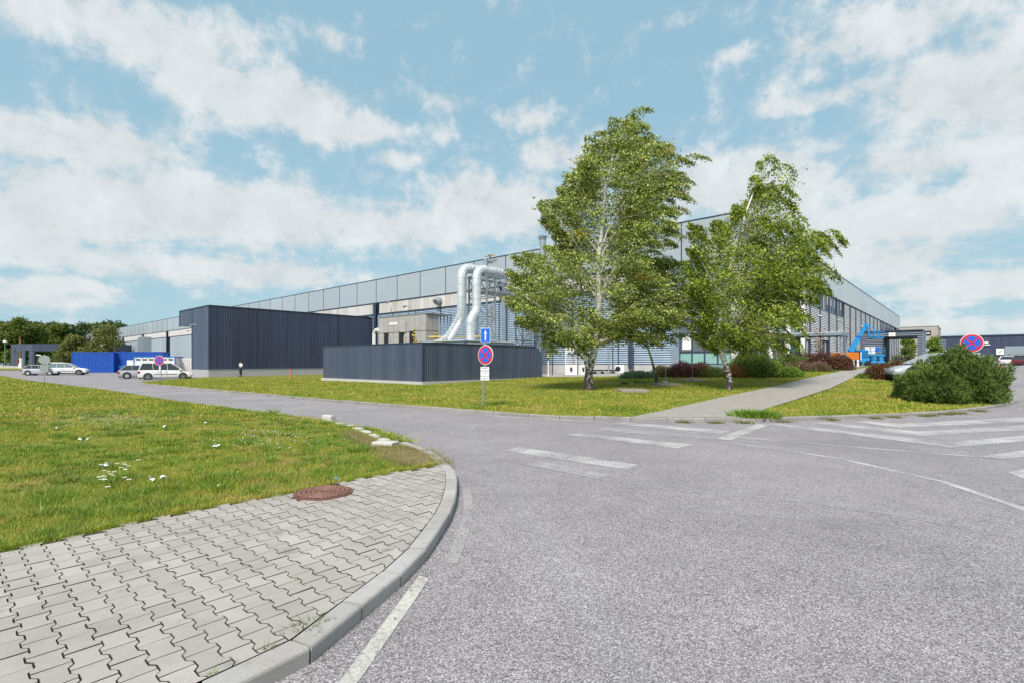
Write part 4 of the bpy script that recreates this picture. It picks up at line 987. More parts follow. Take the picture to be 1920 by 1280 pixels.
o = bthing('information_board', 'white notice board on the portal wall behind the blue scissor lift', 'board', 61.7, -1.3); MB().box(61.66, 61.76, -2.2, -.7, 3.0, 4.25).build('panel', m_white, o)
m = MB()
for i in range(4):
    m.box(61.65, 61.66, -2.0, -1.0-.2*(i % 2), 3.3+i*.22, 3.36+i*.22)
m.build('print', m_cabin, o)

# ================================================================ OTHER BUILDINGS
def wb(nm, label, x0, x1, Y0, Y1, z1, mat, rz=0.):
    o = thing(nm, label, 'building', (0,0,0)); MB().box(x0, x1, Y0, Y1, -.5, z1).build('wall', mat, o); return o
X = lambda px, Y: (px-CX)/FP*Y
o = thing('beige_hall', 'plain beige hall with a small dark plaque, far beyond the portal', 'building', (X(1758.5,190), 190, 0), TH)
zb = hgt(611.5, 190); MB().box(0, 30, 0, 40, -.5, zb).build('wall', m_beige, o); MB().box(-.15, 30, -.15, 40, zb, zb+.2).build('roof_edge', m_par, o)
MB().box(-.25, 0, 2.0, 4.4, hgt(628,190), hgt(620,190)).build('dark_plaque', m_dark, o)
m = MB()
for i in range(3): m.box(-.29, -.25, 2.4+i*.6, 2.75+i*.6, hgt(626,190), hgt(623,190))
m.build('plaque_letters', m_white, o)
o = thing('navy_depot', 'long low navy depot with a grey roller door at the right edge', 'building', (X(1763,112), 112, 0), TH)
zb = 7.0; MB().box(0, 30, -70, 0, -.5, zb).build('wall', m_navy, o); MB().box(-.15, 30, -70, .1, zb, zb+.25).build('parapet', m_navyc, o)
dr = MB(); dr.box(-.1, 0, -14.3, -10.2, 1., 4.85); d_ = dr.build('roller_door', m_doorg, o)
for i in range(4): MB().box(-.14, -.1, -11.3-i*.95, -10.6-i*.95, 2.95, 3.25).build('door_window', m_glass, d_)
m = MB()
for i in range(6): m.box(-.12, -.1, -14.3, -10.2, 1.6+i*.55, 1.63+i*.55)
m.build('door_rib', m_par, d_)
m = MB()
for i in range(12): m.box(-.12, 0, -.95, -.05, 1.2+i*.45, 1.45+i*.45)
m.build('corner_slats', m_steelb, o)
MB().box(-.3, -.2, -10.1, -8.9, 3.15, 4.4).build('wall_board', m_white, o)
MB().bar((-.33, -9.3, 3.5), (-.33, -9.8, 4.1), .22, .04).build('board_mark', m_ink, o)
MB().box(-.3, -.1, -7.7, -7.1, 5.5, 5.85).build('sign_board', m_white, o); MB().box(-.3, -.1, -8.0, -7.1, 5.1, 5.3).build('sign_board', m_white, o)
MB().box(-.5, 0, -1.3, -.8, 3.9, 4.4).build('wall_box', m_white, o)
o = thing('yard_lamp', 'small white yard lamp head on an arm over the grey roller door', 'lamp', (X(1905,105), 105, 1.1))
MB().tube([(0,0,0), (0,0,4.2), (-.2,0,4.45)], .05, 8).build('pole', m_galvd, o); MB().bev(-.95, .45, -.2, .2, 4.42, 4.6, .05).build('lamp_head', m_white, o)
# guard house at the far left
Yg = 150
o = wb('guard_house', 'small dark gatehouse with tall slot openings at the forest edge', 0, 1, 0, 1, 1, m_navy)
for ch in list(o.children): bpy.data.objects.remove(ch)
o.location = (X(61, Yg), Yg, -.2); o.rotation_euler.z = R(0)
zt = hgt(645, Yg)+.2
m = MB(); m.box(0, 9.2, 0, .5, 5.0, zt); m.box(0, .6, 0, .5, 0, 5.); m.build('front_frame', m_navy, o)
sd = Vector((-9.0, 2.7)).normalized()
m = MB()
L = 9.4; segs = [(0, 1.6, 0, zt), (1.6, 3.2, 5.2, zt), (3.2, 4.8, 0, zt), (4.8, 6.4, 5.2, zt), (6.4, L, 0, zt)]
for a, b, z0, z1 in segs:
    p, q = sd*a, sd*b; nn = Vector((sd.y, -sd.x))*.2*-1
    m.ring([[(p.x, p.y, z0), (q.x, q.y, z0), (q.x, q.y, z1), (p.x, p.y, z1)], [(p.x-nn.x, p.y-nn.y, z0), (q.x-nn.x, q.y-nn.y, z0), (q.x-nn.x, q.y-nn.y, z1), (p.x-nn.x, p.y-nn.y, z1)]])
m.build('side_wall', m_navy2, o)
MB().prism([(0,0), (9.2,0), (9.2+sd.x*L, sd.y*L), (sd.x*L, sd.y*L)], zt, zt+.1).build('roof', m_navyc, o)
m = MB(); m.prism([(.5,7.5), (9,7.5), (9,8), (.5,8)], 0, zt-.1); m.build('rear_wall', m_dark, o)
m = MB(); m.box(9., 9.2, .5, 7, 0, zt-.1); m.build('end_wall', m_dark, o)
m = MB(); m.tube([(1.2,-.1,3.9), (2.6,-.1,3.7)], .15, 6); m.build('strip_lamp', m_white, o)
m = MB(); m.box(-9, 9.2, -.3, 0, -.1, .7); o2 = m.build('barrier_kerb', m_kerbw); o2.location = (X(61,Yg)-.5, Yg-1.2, -.2); tag(o2, 'pale concrete barrier at the foot of the gatehouse', 'barrier')
o = thing('fuel_column', 'white and red service column standing before the gatehouse', 'column', (X(39, 148), 148, -.2)); MB().bev(-.4, .4, -.3, .3, 0, 2.9, .06).build('cabinet', m_white, o); MB().box(-.42, -.1, -.34, -.305, 1.5, 2.8).build('red_face', m_redl, o)

# ================================================================ CONTAINERS
def container(nm, label, cat, px0, Y0, ang_, L, Wd, Hh, z0, mat, frame, group=None, rib=.28, doors=False):
    p = P(px0, Y0); o = thing(nm, label, cat, (p.x, p.y, z0), ang_, group); f = .14
    m = MB()
    for x in (0, L-f):
        for y in (0, Wd-f): m.box(x, x+f, y, y+f, 0, Hh)
    for y in (0, Wd-f): m.box(f, L-f, y, y+f, 0, f); m.box(f, L-f, y, y+f, Hh-f, Hh)
    for x in (0, L-f): m.box(x, x+f, f, Wd-f, 0, f); m.box(x, x+f, f, Wd-f, Hh-f, Hh)
    m.build('frame', frame, o)
    m = MB(); corr(m, f, .06, L-f, .06, f, Hh-f, rib, .045); m.build('side_sheet', mat, o)
    m = MB(); corr(m, .06, Wd-f, .06, f, f, Hh-f, rib, .045); m.build('end_sheet', mat, o)
    m = MB(); m.box(.1, L-.1, .1, Wd-.1, .05, Hh-.04); m.build('lining', mat, o)
    m = MB()
    n = int(L/.3)
    for i in range(n): m.box(f+i*(L-2*f)/n, f+i*(L-2*f)/n+.12, .02, Wd-.02, Hh-.045, Hh+.03)
    m.build('roof_sheet', frame if rib > .3 else mat, o)
    return o
c1 = container('shipping_container', 'blue corrugated shipping container nearest the white SUV', 'container', 134, 88, R(8), 6.6, 2.6, 3.5, -.17, m_blue, m_blue, 'blue shipping containers')
c2 = container('shipping_container', 'blue shipping container farther right, half hidden by the white site cabin', 'container', 211.5, 90, R(8), 8.1, 2.6, 3.6, -.17, m_blue, m_blue, 'blue shipping containers')
c3 = container('site_cabin', 'white site cabin with blue corner frame and slot windows behind the MPV', 'cabin', 250, 76, R(6), 5.9, 2.4, 2.6, -.15, m_swht, m_blueF, None, .9)
for i in range(6):
    MB().box(.35+i*.92, .35+i*.92+.62, -.05, .03, 2.08, 2.26).build('slot_window', m_dark, c3)
c4 = container('storage_container', 'white corrugated storage container between site cabin and navy annexe', 'container', 325, 78, R(6), 5.0, 2.4, 2.35, -.15, m_band, m_white)
MB().bev(.5, 1.2, -.06, .03, .3, 2.1, .02).build('door', m_white, c4)
o = thing('site_box', 'plain white box unit left of the site cabin', 'box', (*P(238, 76).xy, -.15), R(6)); MB().bev(0, .95, 0, 1.2, 0, 1.95, .02).build('casing', m_swht, o); MB().bev(-.02, .97, -.02, 1.22, 1.95, 2.05, .02).build('lid', m_white, o)
o = thing('waste_bin', 'small blue wheelie bin by the white box unit', 'bin', (*P(233, 74).xy, -.17)); m = MB(); m.ring([[(-.3,-.3,.1),(.3,-.3,.1),(.3,.3,.1),(-.3,.3,.1)], [(-.42,-.4,1.15),(.42,-.4,1.15),(.42,.4,1.15),(-.42,.4,1.15)]]); m.build('body', m_blue, o)
MB().bev(-.46, .46, -.45, .45, 1.15, 1.25, .03).build('lid', m_blueF, o); MB().tube([(-.3,.3,.1), (.3,.3,.1)], .1, 10).build('wheels', m_black, o)
# roof-top unit beyond the trees at far left
o = thing('roof_unit', 'pale roof-top plant seen between the trees above the far end of the hall', 'plant unit', (X(133,230), 230, 0)); MB().bev(0, 5.2, 0, 4, 6.6, 12.6, .05).build('casing', m_parR, o)
m = MB()
for i in range(5): m.tube([(.6+i*1., 1, 12.6), (.6+i*1., 1, 14.2)], .3, 8)
m.build('vent_pipes', m_galvd, o)
o = wb('link_block', 'low navy link block beside the far end of the hall', X(195, 165), X(217, 165), 165, 172, hgt(646, 165), m_navy); MB().box(X(195,165)-.1, X(217,165)+.1, 164.9, 172, hgt(646,165), hgt(645.3,165)).build('roof_edge', m_navyc, o)

# ================================================================ SIGNS
def disc_face(o, r, z, face=-1, back=True):
    """no-stopping roundel in the local xz plane, facing -y"""
    def cir(rr, n=40, c=(0,0)): return [(c[0]+rr*math.cos(2*math.pi*i/n), c[1]+z+rr*math.sin(2*math.pi*i/n)) for i in range(n)]
    MB().prism(cir(r), -.012, .012, 'y').build('sign_plate', m_swht, o)
    MB().prism(cir(r*.94), -.017, -.0125, 'y').build('red_ring', m_sred, o)
    MB().prism(cir(r*.74), -.022, -.0175, 'y').build('blue_field', m_sblue, o)
    m = MB()
    for s in (1, -1):
        d = r*.72/math.sqrt(2); m.bar((-d, -.0245, z-d*s), (d, -.0245, z+d*s), .003, r*.14)
    m.build('red_cross', m_sred, o)
def text_obj(parent, txt, x, y, z, size, mat, name='lettering', rz=0.):
    cu = bpy.data.curves.new(name, 'FONT'); cu.body = txt; cu.size = size; cu.align_x = 'CENTER'; cu.align_y = 'CENTER'; cu.extrude = .001
    tmp = bpy.data.objects.new(name, cu); C.objects.link(tmp); me = bpy.data.meshes.new_from_object(tmp.evaluated_get(bpy.context.evaluated_depsgraph_get())); bpy.data.objects.remove(tmp)
    me.materials.clear(); me.materials.append(mat); o = link(name, me, parent); o.location = (x, y, z); o.rotation_euler = (R(90), 0, rz); return o
sp_ = G(905.5, 760.5, H)
s1 = thing('road_sign', 'road sign post with one-way arrow, no-stopping roundel and white text plate', 'road sign', sp_, R(-8), 'no-stopping signs')
k = sp_.y/FP
MB().tube([(0,0,-.1), (.02,0,.7), (.07,0,1.3), (.09,0,2.45)], .031, 12).build('pole', m_galvd, s1, smooth=True)
zc_ = hgt(665, sp_.y)-sp_.z
sg = bpy.data.objects.new('roundel', None); C.objects.link(sg); sg.parent = s1; sg.location = (.105, -.05, zc_); sg.rotation_euler.z = R(-30)
disc_face(sg, .345, 0)
z2 = hgt(629, sp_.y)-sp_.z
sq = bpy.data.objects.new('arrow_plate', None); C.objects.link(sq); sq.parent = s1; sq.location = (.105, -.05, z2); sq.rotation_euler.z = R(-14)
def rrect(w_, h_, r_, n=5):
    p = []
    for cx, cz, a0 in ((w_-r_, h_-r_, 0), (-w_+r_, h_-r_, 90), (-w_+r_, -h_+r_, 180), (w_-r_, -h_+r_, 270)):
        for i in range(n+1): a = R(a0+90*i/n); p.append((cx+r_*math.cos(a), cz+r_*math.sin(a)))
    return p
MB().prism(rrect(.185, .25, .03), -.01, .01, 'y').build('sign_plate', m_swht, sq)
MB().prism(rrect(.172, .237, .025), -.015, -.0105, 'y').build('blue_field', m_sblue, sq)
MB().prism([(-.026,-.175),(.026,-.175),(.026,.05),(.058,.05),(0,.18),(-.058,.05),(-.026,.05)], -.020, -.0155, 'y').build('white_arrow', m_swht, sq)
z3 = hgt(699.5, sp_.y)-sp_.z
tp = bpy.data.objects.new('text_plate', None); C.objects.link(tp); tp.parent = s1; tp.location = (.08, -.05, z3); tp.rotation_euler.z = R(-14)
MB().prism(rrect(.165, .235, .02), -.01, .01, 'y').build('sign_plate', m_swht, tp)
lt = []
for i, (tx, sz) in enumerate((('POZOR', .062), ('DOKUMENT', .062), ('TYPU', .062), ('POVOLENYCH', .055), ('VOZOV', .062))):
    text_obj(tp, tx, 0, -.012, .18-i*.09, sz, m_ink)
s2 = thing('road_sign', 'bare back of a round sign over a grey plate, at far left', 'road sign', G(83.5, 719, .05), R(28))
Y_ = s2.location.y; z0 = s2.location.z
MB().tube([(0,0,-.1), (0,0,hgt(664, Y_)-z0)], .03, 10).build('pole', m_galvd, s2, smooth=True)
zc_ = hgt(674, Y_)-z0
MB().prism([(.345*math.cos(2*math.pi*i/36), zc_+.345*math.sin(2*math.pi*i/36)) for i in range(36)], -.07, -.045, 'y').build('sign_back', m_sback, s2)
MB().prism([(-.24, hgt(697,Y_)-z0), (.24, hgt(697,Y_)-z0), (.24, hgt(684,Y_)-z0), (-.24, hgt(684,Y_)-z0)], -.07, -.045, 'y').build('plate_back', m_sback, s2)
m = MB(); m.box(-.2, .2, -.045, -.03, zc_+.12, zc_+.15); m.box(-.2, .2, -.045, -.03, zc_-.15, zc_-.12); m.build('clamp', m_galvd, s2)
pz = G(304, 715.5, .1); s3 = thing('road_sign', 'no-stopping roundel on a leaning pole in front of the white MPV', 'road sign', pz, R(2), 'no-stopping signs')
zc_ = hgt(675.3, pz.y)-pz.z; dx = (299.5-304)/FP*pz.y
MB().tube([(0,0,-.1), (dx*.75, 0, zc_*.8), (dx, 0, zc_+.1)], .04, 10).build('pole', m_galvd, s3, smooth=True)
sg = bpy.data.objects.new('roundel', None); C.objects.link(sg); sg.parent = s3; sg.location = (dx, -.06, zc_); disc_face(sg, .40, 0)
MB().box(dx*.8-.06, dx*.8+.06, -.05, -.03, .95, 1.3).build('small_plate', m_swht, s3)
pz = P(1822, 19.6); s4 = thing('road_sign', 'no-stopping roundel rising behind the big dark green pine shrub', 'road sign', pz, R(-40), 'no-stopping signs')
zc_ = hgt(643, pz.y)-pz.z; MB().tube([(0,0,0), (0,0,zc_+.15)], .03, 10).build('pole', m_galvd, s4, smooth=True)
sg = bpy.data.objects.new('roundel', None); C.objects.link(sg); sg.parent = s4; sg.location = (0, -.05, zc_); disc_face(sg, .345, 0)

# ================================================================ CARS  (local +x = nose)
def car(label, loc, rz, paint, L=4.6, W=1.8, Hc=1.7, kind='mpv', group=None, glass=None, cat='car', simple=False):
    o = thing('parked_car', label, cat, loc, rz, group); h = W/2; glass = glass or m_cglass
    if kind == 'mpv':
        lowr = [(-L/2,.42,.82),(-L/2+.05,.30,1.02),(-L/2+.3,.26,1.05),(-.5,.24,1.02),(L/2-1.15,.24,.98),(L/2-.45,.26,.80),(L/2-.12,.28,.66),(L/2,.36,.55)]
        gh = [(-L/2+.06,1.0),(-L/2+.38,Hc),(.45,Hc),(1.55,.98)]
    elif kind == 'suv':
        lowr = [(-L/2,.50,.90),(-L/2+.06,.38,1.05),(-L/2+.4,.32,1.08),(-.5,.30,1.06),(L/2-1.25,.30,1.04),(L/2-.35,.34,.95),(L/2-.08,.36,.78),(L/2,.44,.62)]
        gh = [(-L/2+.10,1.02),(-L/2+.75,Hc-.02),(.15,Hc),(1.15,1.02)]
    else:
        lowr = [(-L/2,.42,.72),(-L/2+.06,.30,.92),(-L/2+.4,.25,.96),(-.5,.23,.94),(L/2-1.25,.23,.90),(L/2-.4,.26,.76),(L/2-.08,.28,.62),(L/2,.36,.50)]
        gh = [(-L/2+.10,.92),(-L/2+.8,Hc-.05),(.25,Hc),(1.35,.90)]
    rings = []
    for i, (x, zb_, zt_) in enumerate(lowr):
        tpr = .86 if i in (0, len(lowr)-1) else (.95 if i in (1, len(lowr)-2) else 1.)
        hh = h*tpr; rings.append([(x,-hh*.94,zb_),(x,-hh,zb_+.12),(x,-hh,zt_-.22),(x,-hh*.95,zt_-.05),(x,-hh*.86,zt_),(x,hh*.86,zt_),(x,hh*.95,zt_-.05),(x,hh,zt_-.22),(x,hh,zb_+.12),(x,hh*.94,zb_)])
    MB().ring(rings).build('body', paint, o, smooth=True)
    (xa, za), (xb, zb_), (xc, zc_), (xd, zd) = gh; w0, w1 = h*.90, h*.74
    m = MB(); m.add([(xa,-w0,za),(xb,-w1,zb_-.05),(xc,-w1,zc_-.05),(xd,-w0,zd),(xa,w0,za),(xb,w1,zb_-.05),(xc,w1,zc_-.05),(xd,w0,zd)],
                    [(0,3,2,1),(4,5,6,7),(0,1,5,4),(2,3,7,6),(1,2,6,5),(0,4,7,3)]); m.build('windows', glass, o)
    m = MB(); m.bev(xb-.06, xc+.05, -w1-.02, w1+.02, zb_-.07, zb_+.01, .025); m.build('roof', paint, o, smooth=True)
    m = MB()
    for s in (-1, 1):
        m.bar((xa+.02, s*(w0+.005), za), (xb-.02, s*(w1+.01), zb_-.04), .10, .06); m.bar((xd, s*(w0+.005), zd), (xc+.02, s*(w1+.01), zc_-.04), .05, .05)
        fr = ((xc-.35), (xb+xc)/2-.35)
        for x in fr: m.bar((x+.05, s*(w0+.004), (za+zd)/2), (x-.02, s*(w1+.008), zb_-.05), .07, .03)
        m.bar((xa, s*(w0+.012), za+.01), (xd, s*(w0+.012), zd+.01), .04, .05)
    m.build('pillars', paint, o)
    r_ = .33 if kind != 'suv' else .36
    xs = (-L/2+.85, L/2-.88)
    for x in xs:
        for s in (-1, 1): MB().tube([(x, s*(h-.26), r_+.03), (x, s*(h+.004), r_+.03)], r_+.07, 24).build('wheel_arch', m_black, o)
        for s in (-1, 1):
            wm = MB().tube([(x, s*(h-.22), r_), (x, s*(h-.02), r_), (x, s*(h+.012), r_)], [r_, r_, r_-.03], 24).build('wheel', m_black, o, smooth=True)
            if simple: 
                MB().tube([(x, s*(h+.012), r_), (x, s*(h+.022), r_)], r_*.62, 12).build('rim', m_rim, wm); continue
            rm = MB(); rm.tube([(x, s*(h+.012), r_), (x, s*(h+.020), r_)], r_*.24, 12)
            for q in range(7):
                a = q*2*math.pi/7; rm.bar((x, s*(h+.018), r_), (x+math.cos(a)*r_*.66, s*(h+.018), r_+math.sin(a)*r_*.66), .055, .02) if abs(math.sin(a)) < 2 else None
            n = 24
            rm.ring([[(x+math.cos(2*math.pi*i/n)*q, s*(h+y_), r_+math.sin(2*math.pi*i/n)*q) for i in range(n)] for q, y_ in ((r_*.60,.013),(r_*.60,.024),(r_*.70,.024),(r_*.70,.013))], cap=False)
            rm.build('rim', m_rim, wm)
    for s in (-1, 1):
        z_ = lowr[1][2]-.22
        MB().bev(-L/2-.01, -L/2+.22, min(s*h*.99, s*h*.62), max(s*h*.99, s*h*.62), z_-.12, z_+.10, .02).build('tail_light', m_redl, o)
        z_ = lowr[-2][2]-.08
        MB().bev(L/2-.42, L/2-.04, min(s*h*.975, s*h*.62), max(s*h*.975, s*h*.62), z_-.08, z_+.07, .02).build('headlight', m_lampw, o)
        MB().bev(xd-.42, xd-.24, min(s*(w0+.03), s*(w0+.22)), max(s*(w0+.03), s*(w0+.22)), zd+.02, zd+.17, .03).build('wing_mirror', paint, o)
    if not simple:
        m = MB()
        for s in (-1, 1):
            for x in (xc-.55, -.75): m.bar((x, s*(h+.01), zd-.16), (x+.2, s*(h+.01), zd-.16), .03, .03)
        m.build('door_handles', m_grey, o)
        m = MB()
        for s in (-1, 1): m.bar((xs[0]+.5, s*(h+.006), .60), (xs[1]-.5, s*(h+.006), .60), .02, .06)
        m.build('side_strip', m_black, o)
        m = MB()
        for s in (-1, 1):
            for x in (xc-.33, (xb+xc)/2-.33): m.bar((x, s*(h+.001), zd-.05), (x+.02, s*(h+.001), .34), .006, .012)
        m.build('door_gap', m_black, o)
        MB().box(-L/2-.02, -L/2+.0, -.26, .26, .66, .78).build('number_plate', m_swht, o)
    m = MB(); m.box(-L/2+.1, L/2-.1, -h+.25, h-.25, .16, .34); m.build('underbody', m_black, o)
    return o
av = math.atan2(V2.y, V2.x)
mp = P(311, 53.8); car('white MPV with dark rear windows parked behind the leaning no-stopping sign', mp, av-R(14), m_carw, 4.75, 1.85, 1.76, 'mpv', 'cars parked on the yard')
mp = P(267, 57.5); car('silver-white car mostly hidden behind the white MPV, tail showing at its left', mp, av-R(14), m_cars, 4.4, 1.75, 1.55, 'est', 'cars parked on the yard', simple=True)
mp = P(127, 72.5); car('white SUV parked in front of the blue container', mp, av-R(20), m_carw, 4.6, 1.85, 1.72, 'suv', 'cars parked on the yard', glass=m_cglassl)
mp = P(118, 80); car('white car hidden behind the white SUV, only its roof showing', mp, av-R(20), m_carw, 4.5, 1.85, 1.78, 'suv', 'cars parked on the yard', simple=True)
mp = P(80, 71.0); car('pale car half hidden behind the bare-backed round sign', mp, av-R(32), m_cars, 4.2, 1.75, 1.48, 'est', 'cars parked on the yard', simple=True)
mp = P(20, 165, -.1); car('dark wine-red car by the forest at far left', mp, R(20), m_carr, 4.4, 1.8, 1.6, 'est', 'cars by the forest edge', simple=True)
mp = P(4, 160, -.1); car('silver car at the far left edge by the forest', mp, R(160), m_cars, 4.4, 1.8, 1.6, 'suv', 'cars by the forest edge', simple=True)
mp = P(31, 172, -.1); car('small white car just left of the gatehouse', mp, R(20), m_carw, 4.2, 1.8, 1.6, 'est', 'cars by the forest edge', simple=True)
mp = P(1760, 27.5, -.02); mp.z = .66; car('silver estate car parked behind the shrubs at right', mp, R(180)-R(20), m_cars, 4.6, 1.82, 1.50, 'est', None, glass=m_cglassl)
mp = P(1893, 78); car('white car with red tail lamp parked before the grey roller door', mp, R(35), m_carw, 4.3, 1.8, 1.5, 'est', 'cars before the navy depot', simple=True)
mp = P(1918, 76.5); car('wine-red car at the right edge before the navy depot', mp, R(35), m_carr, 4.3, 1.8, 1.55, 'est', 'cars before the navy depot', simple=True)
mp = P(1908, 88); car('silver car in the second row before the navy depot', mp, R(35), m_cars, 4.3, 1.8, 1.75, 'suv', 'cars before the navy depot', simple=True)
mp = P(1940, 88); car('second silver car behind the wine-red one', mp, R(35), m_cars, 4.3, 1.8, 1.75, 'suv', 'cars before the navy depot', simple=True)

# ================================================================ PERSON
def skin_mesh(name, joints, links_, mat, parent, sub=2):
    me = bpy.data.meshes.new(name); me.from_pydata([j[:3] for j in joints], links_, []); o = bpy.data.objects.new(name, me); C.objects.link(o)
    o.modifiers.new('s', 'SKIN'); sv = me.skin_vertices[0].data
    for i, j in enumerate(joints): sv[i].radius = (j[3], j[4] if len(j) > 4 else j[3]); sv[i].use_root = (i == 0)
    md = o.modifiers.new('u', 'SUBSURF'); md.levels = md.render_levels = sub
    dg = bpy.context.evaluated_depsgraph_get(); me2 = bpy.data.meshes.new_from_object(o.evaluated_get(dg)); bpy.data.objects.remove(o)
    me2.name = name; me2.materials.clear(); me2.materials.append(mat); me2.polygons.foreach_set('use_smooth', [True]*len(me2.polygons))
    return link(name, me2, parent)
pp_ = P(451.5, 59.5); pp_.z = hgt(704.6, 59.5)
pe = thing('person', 'person in white shirt and black trousers looking at a phone before the navy wall', 'person', pp_, R(-25))
J = [(0,0,.95,.13,.10),(0,.01,1.12,.13,.09),(0,.01,1.30,.15,.10),(0,0,1.45,.13,.08),(0,-.03,1.53,.055),(0,-.06,1.60,.07),(0,-.07,1.67,.085,.095),(0,-.06,1.73,.06),
     (.17,0,1.43,.055),(.24,.02,1.17,.045),(.10,-.20,1.22,.035),(.03,-.27,1.27,.03),(-.17,0,1.43,.055),(-.24,.02,1.17,.045),(-.10,-.20,1.22,.035),(-.03,-.27,1.27,.03),
     (.10,0,.90,.09),(.10,-.01,.50,.065),(.09,.02,.10,.045),(.10,-.12,.04,.04),(-.10,0,.90,.09),(-.11,-.01,.50,.065),(-.10,.02,.10,.045),(-.12,-.12,.04,.04)]
Lk = [(0,1),(1,2),(2,3),(3,4),(4,5),(5,6),(6,7),(3,8),(8,9),(9,10),(10,11),(3,12),(12,13),(13,14),(14,15),(0,16),(16,17),(17,18),(18,19),(0,20),(20,21),(21,22),(22,23)]
skin_mesh('body', J, Lk, m_skin, pe)
def grow(idx, g): return [tuple(J[i][:3])+tuple(r+g for r in J[i][3:]) for i in idx]
ti = [2,1,3,8,9,10,12,13,14,0]; skin_mesh('shirt', grow(ti, .022), [(0,1),(0,2),(2,3),(3,4),(4,5),(2,6),(6,7),(7,8),(1,9)], m_shirt, pe)
ti = [0,16,17,18,20,21,22]; skin_mesh('trousers', grow(ti, .024), [(0,1),(1,2),(2,3),(0,4),(4,5),(5,6)], m_trou, pe)
m = MB(); 
for sx_ in (.10, -.11): m.bev(sx_-.055, sx_+.055, -.20, .09, -.01, .09, .025)
m.build('shoes', m_black, pe)
m = MB(); rings = []
for i in range(6):
    a = i/5*math.pi*.52; rr_ = .108*math.cos(a)+.002; rings.append([(rr_*math.cos(2*math.pi*k/14), -.045+rr_*1.1*math.sin(2*math.pi*k/14)+.012, 1.665+.125*math.sin(a)) for k in range(14)])
m.ring(rings); m.build('hair', m_hair, pe, smooth=True)
m = MB()
for s in (-1, 1):
    m.tube([(s*.035,-.158,1.675), (s*.035,-.168,1.675)], .012, 8)
m.box(-.025, .025, -.163, -.155, 1.615, 1.622); m.build('eyes_and_mouth', m_hair, pe)
MB().add([(-.014,-.155,1.635),(.014,-.155,1.635),(0,-.155,1.675),(0,-.185,1.640)], [(0,1,3),(1,2,3),(2,0,3),(0,2,1)]).build('nose', m_skin, pe)
for s in (-1, 1):
    fg = [(s*.03,-.27,1.27,.018)]; lk = []
    for f_ in range(5):
        a = (f_-2)*.011; n0 = len(fg); fg += [(s*(.03-.012)+a*.3, -.285, 1.275+a*1.2, .008), (s*.008+a*.2, -.300, 1.285+a*1.4, .007)]; lk += [(0, n0), (n0, n0+1)]
    skin_mesh('hand', fg, lk, m_skin, pe, 1)
MB().bev(-.04, .04, -.305, -.295, 1.24, 1.38, .003).build('phone', m_black, pe)

# ================================================================ SMALL FURNITURE
o = thing('marker_post', 'rust-orange plastic marker post standing in the lawn', 'post', G(545.5, 709.5, .08)); MB().tube([(0,0,-.1), (0,0,.95)], .085, 12).build('shaft', m_orpost, o); MB().tube([(0,0,.95), (0,0,1.05)], .09, 12).build('cap', m_rust, o)
o = thing('litter_bin', 'small grey bin against the annexe plinth, left of the person', 'bin', (*G(409, 706, 0).xy, T(*G(409,706,0).xy)-.05)); MB().ring([[(-.22,-.2,0),(.22,-.2,0),(.22,.2,0),(-.22,.2,0)], [(-.24,-.22,.6),(.24,-.22,.6),(.24,.22,.6),(-.24,.22,.6)]]).build('bucket', m_grey, o); MB().bev(-.26,.26,-.24,.24,.60,.66,.01).build('rim', m_black, o)
for px, py, lab in ((1578.5, 690.5, 'short white bollard at the foot of the canopy post'), (1593.5, 692.5, 'left bollard of three at the end of the footpath'), (1600, 692, 'middle bollard of three at the end of the footpath'), (1608.5, 690.5, 'right bollard of three at the end of the footpath')):
    p = P(px, 46.); zz_ = .55 if px < 1580 else .75
    o = thing('bollard', lab, 'bollard', p, 0, 'bollards at the end of the footpath'); MB().tube([(0,0,-.1), (0,0,zz_-.04), (0,0,zz_)], [.10, .09, .05], 12).build('shaft', m_swht, o, smooth=True); MB().tube([(0,0,zz_*.62), (0,0,zz_*.70)], .097, 12).build('band', m_grey, o)
# concrete slabs and molehills in the lawn
for (x0, x1, y0, y1), lab, st in (((1166, 1221, 728.5, 733.5), 'nearest of three concrete slabs set in the lawn', 0), ((1236, 1283, 717.5, 721.5), 'middle concrete slab with a small box and thin stake, right of the slender birch', 1), ((1291, 1331, 710, 713.5), 'farthest concrete slab, in front of the purple hedge', 1)):
    a = G(x0, y1, .13); b = G(x1, y1, .13); o = thing('concrete_slab', lab, 'slab', (a.x, a.y, T(a.x, a.y)+H-.02), 0, 'concrete slabs in the lawn')
    MB().bev(0, b.x-a.x, 0, 1.5, 0, .12, .015).build('slab', mk_concrete('slab_concrete', (.27,.25,.21), (.14,.12,.09), .5, 3), o)
    if st: MB().tube([((b.x-a.x)*.5, .9, .12), ((b.x-a.x)*.5, .9, 1.1)], .012, 6).build('stake', m_galvd, o); MB().bev((b.x-a.x)*.3, (b.x-a.x)*.5, .6, .9, .12, .25, .02).build('cover_box', m_grey, o)
def mound(px, py, r_, hh, lab):
    p = G(px, py, .08); p.z = T(p.x, p.y)+H-.03; m = MB(); n = 16; rings = []
    for k in range(6):
        q = k/5; rings.append([(r_*(1-q)*(1+.25*mnoise.noise((math.cos(2*math.pi*i/n)*1.5+px, math.sin(2*math.pi*i/n)*1.5, q*2)))*math.cos(2*math.pi*i/n), r_*.6*(1-q)*math.sin(2*math.pi*i/n), hh*math.sin(q*math.pi/2)) for i in range(n)])
    rings[-1] = [(x*.0+.001*math.cos(i), .001*math.sin(i), z) for i, (x, y, z) in enumerate(rings[-1])]
    m.ring(rings); o = m.build('molehill', m_soil); o.location = p; tag(o, lab, 'molehill', 'molehills between the birches')
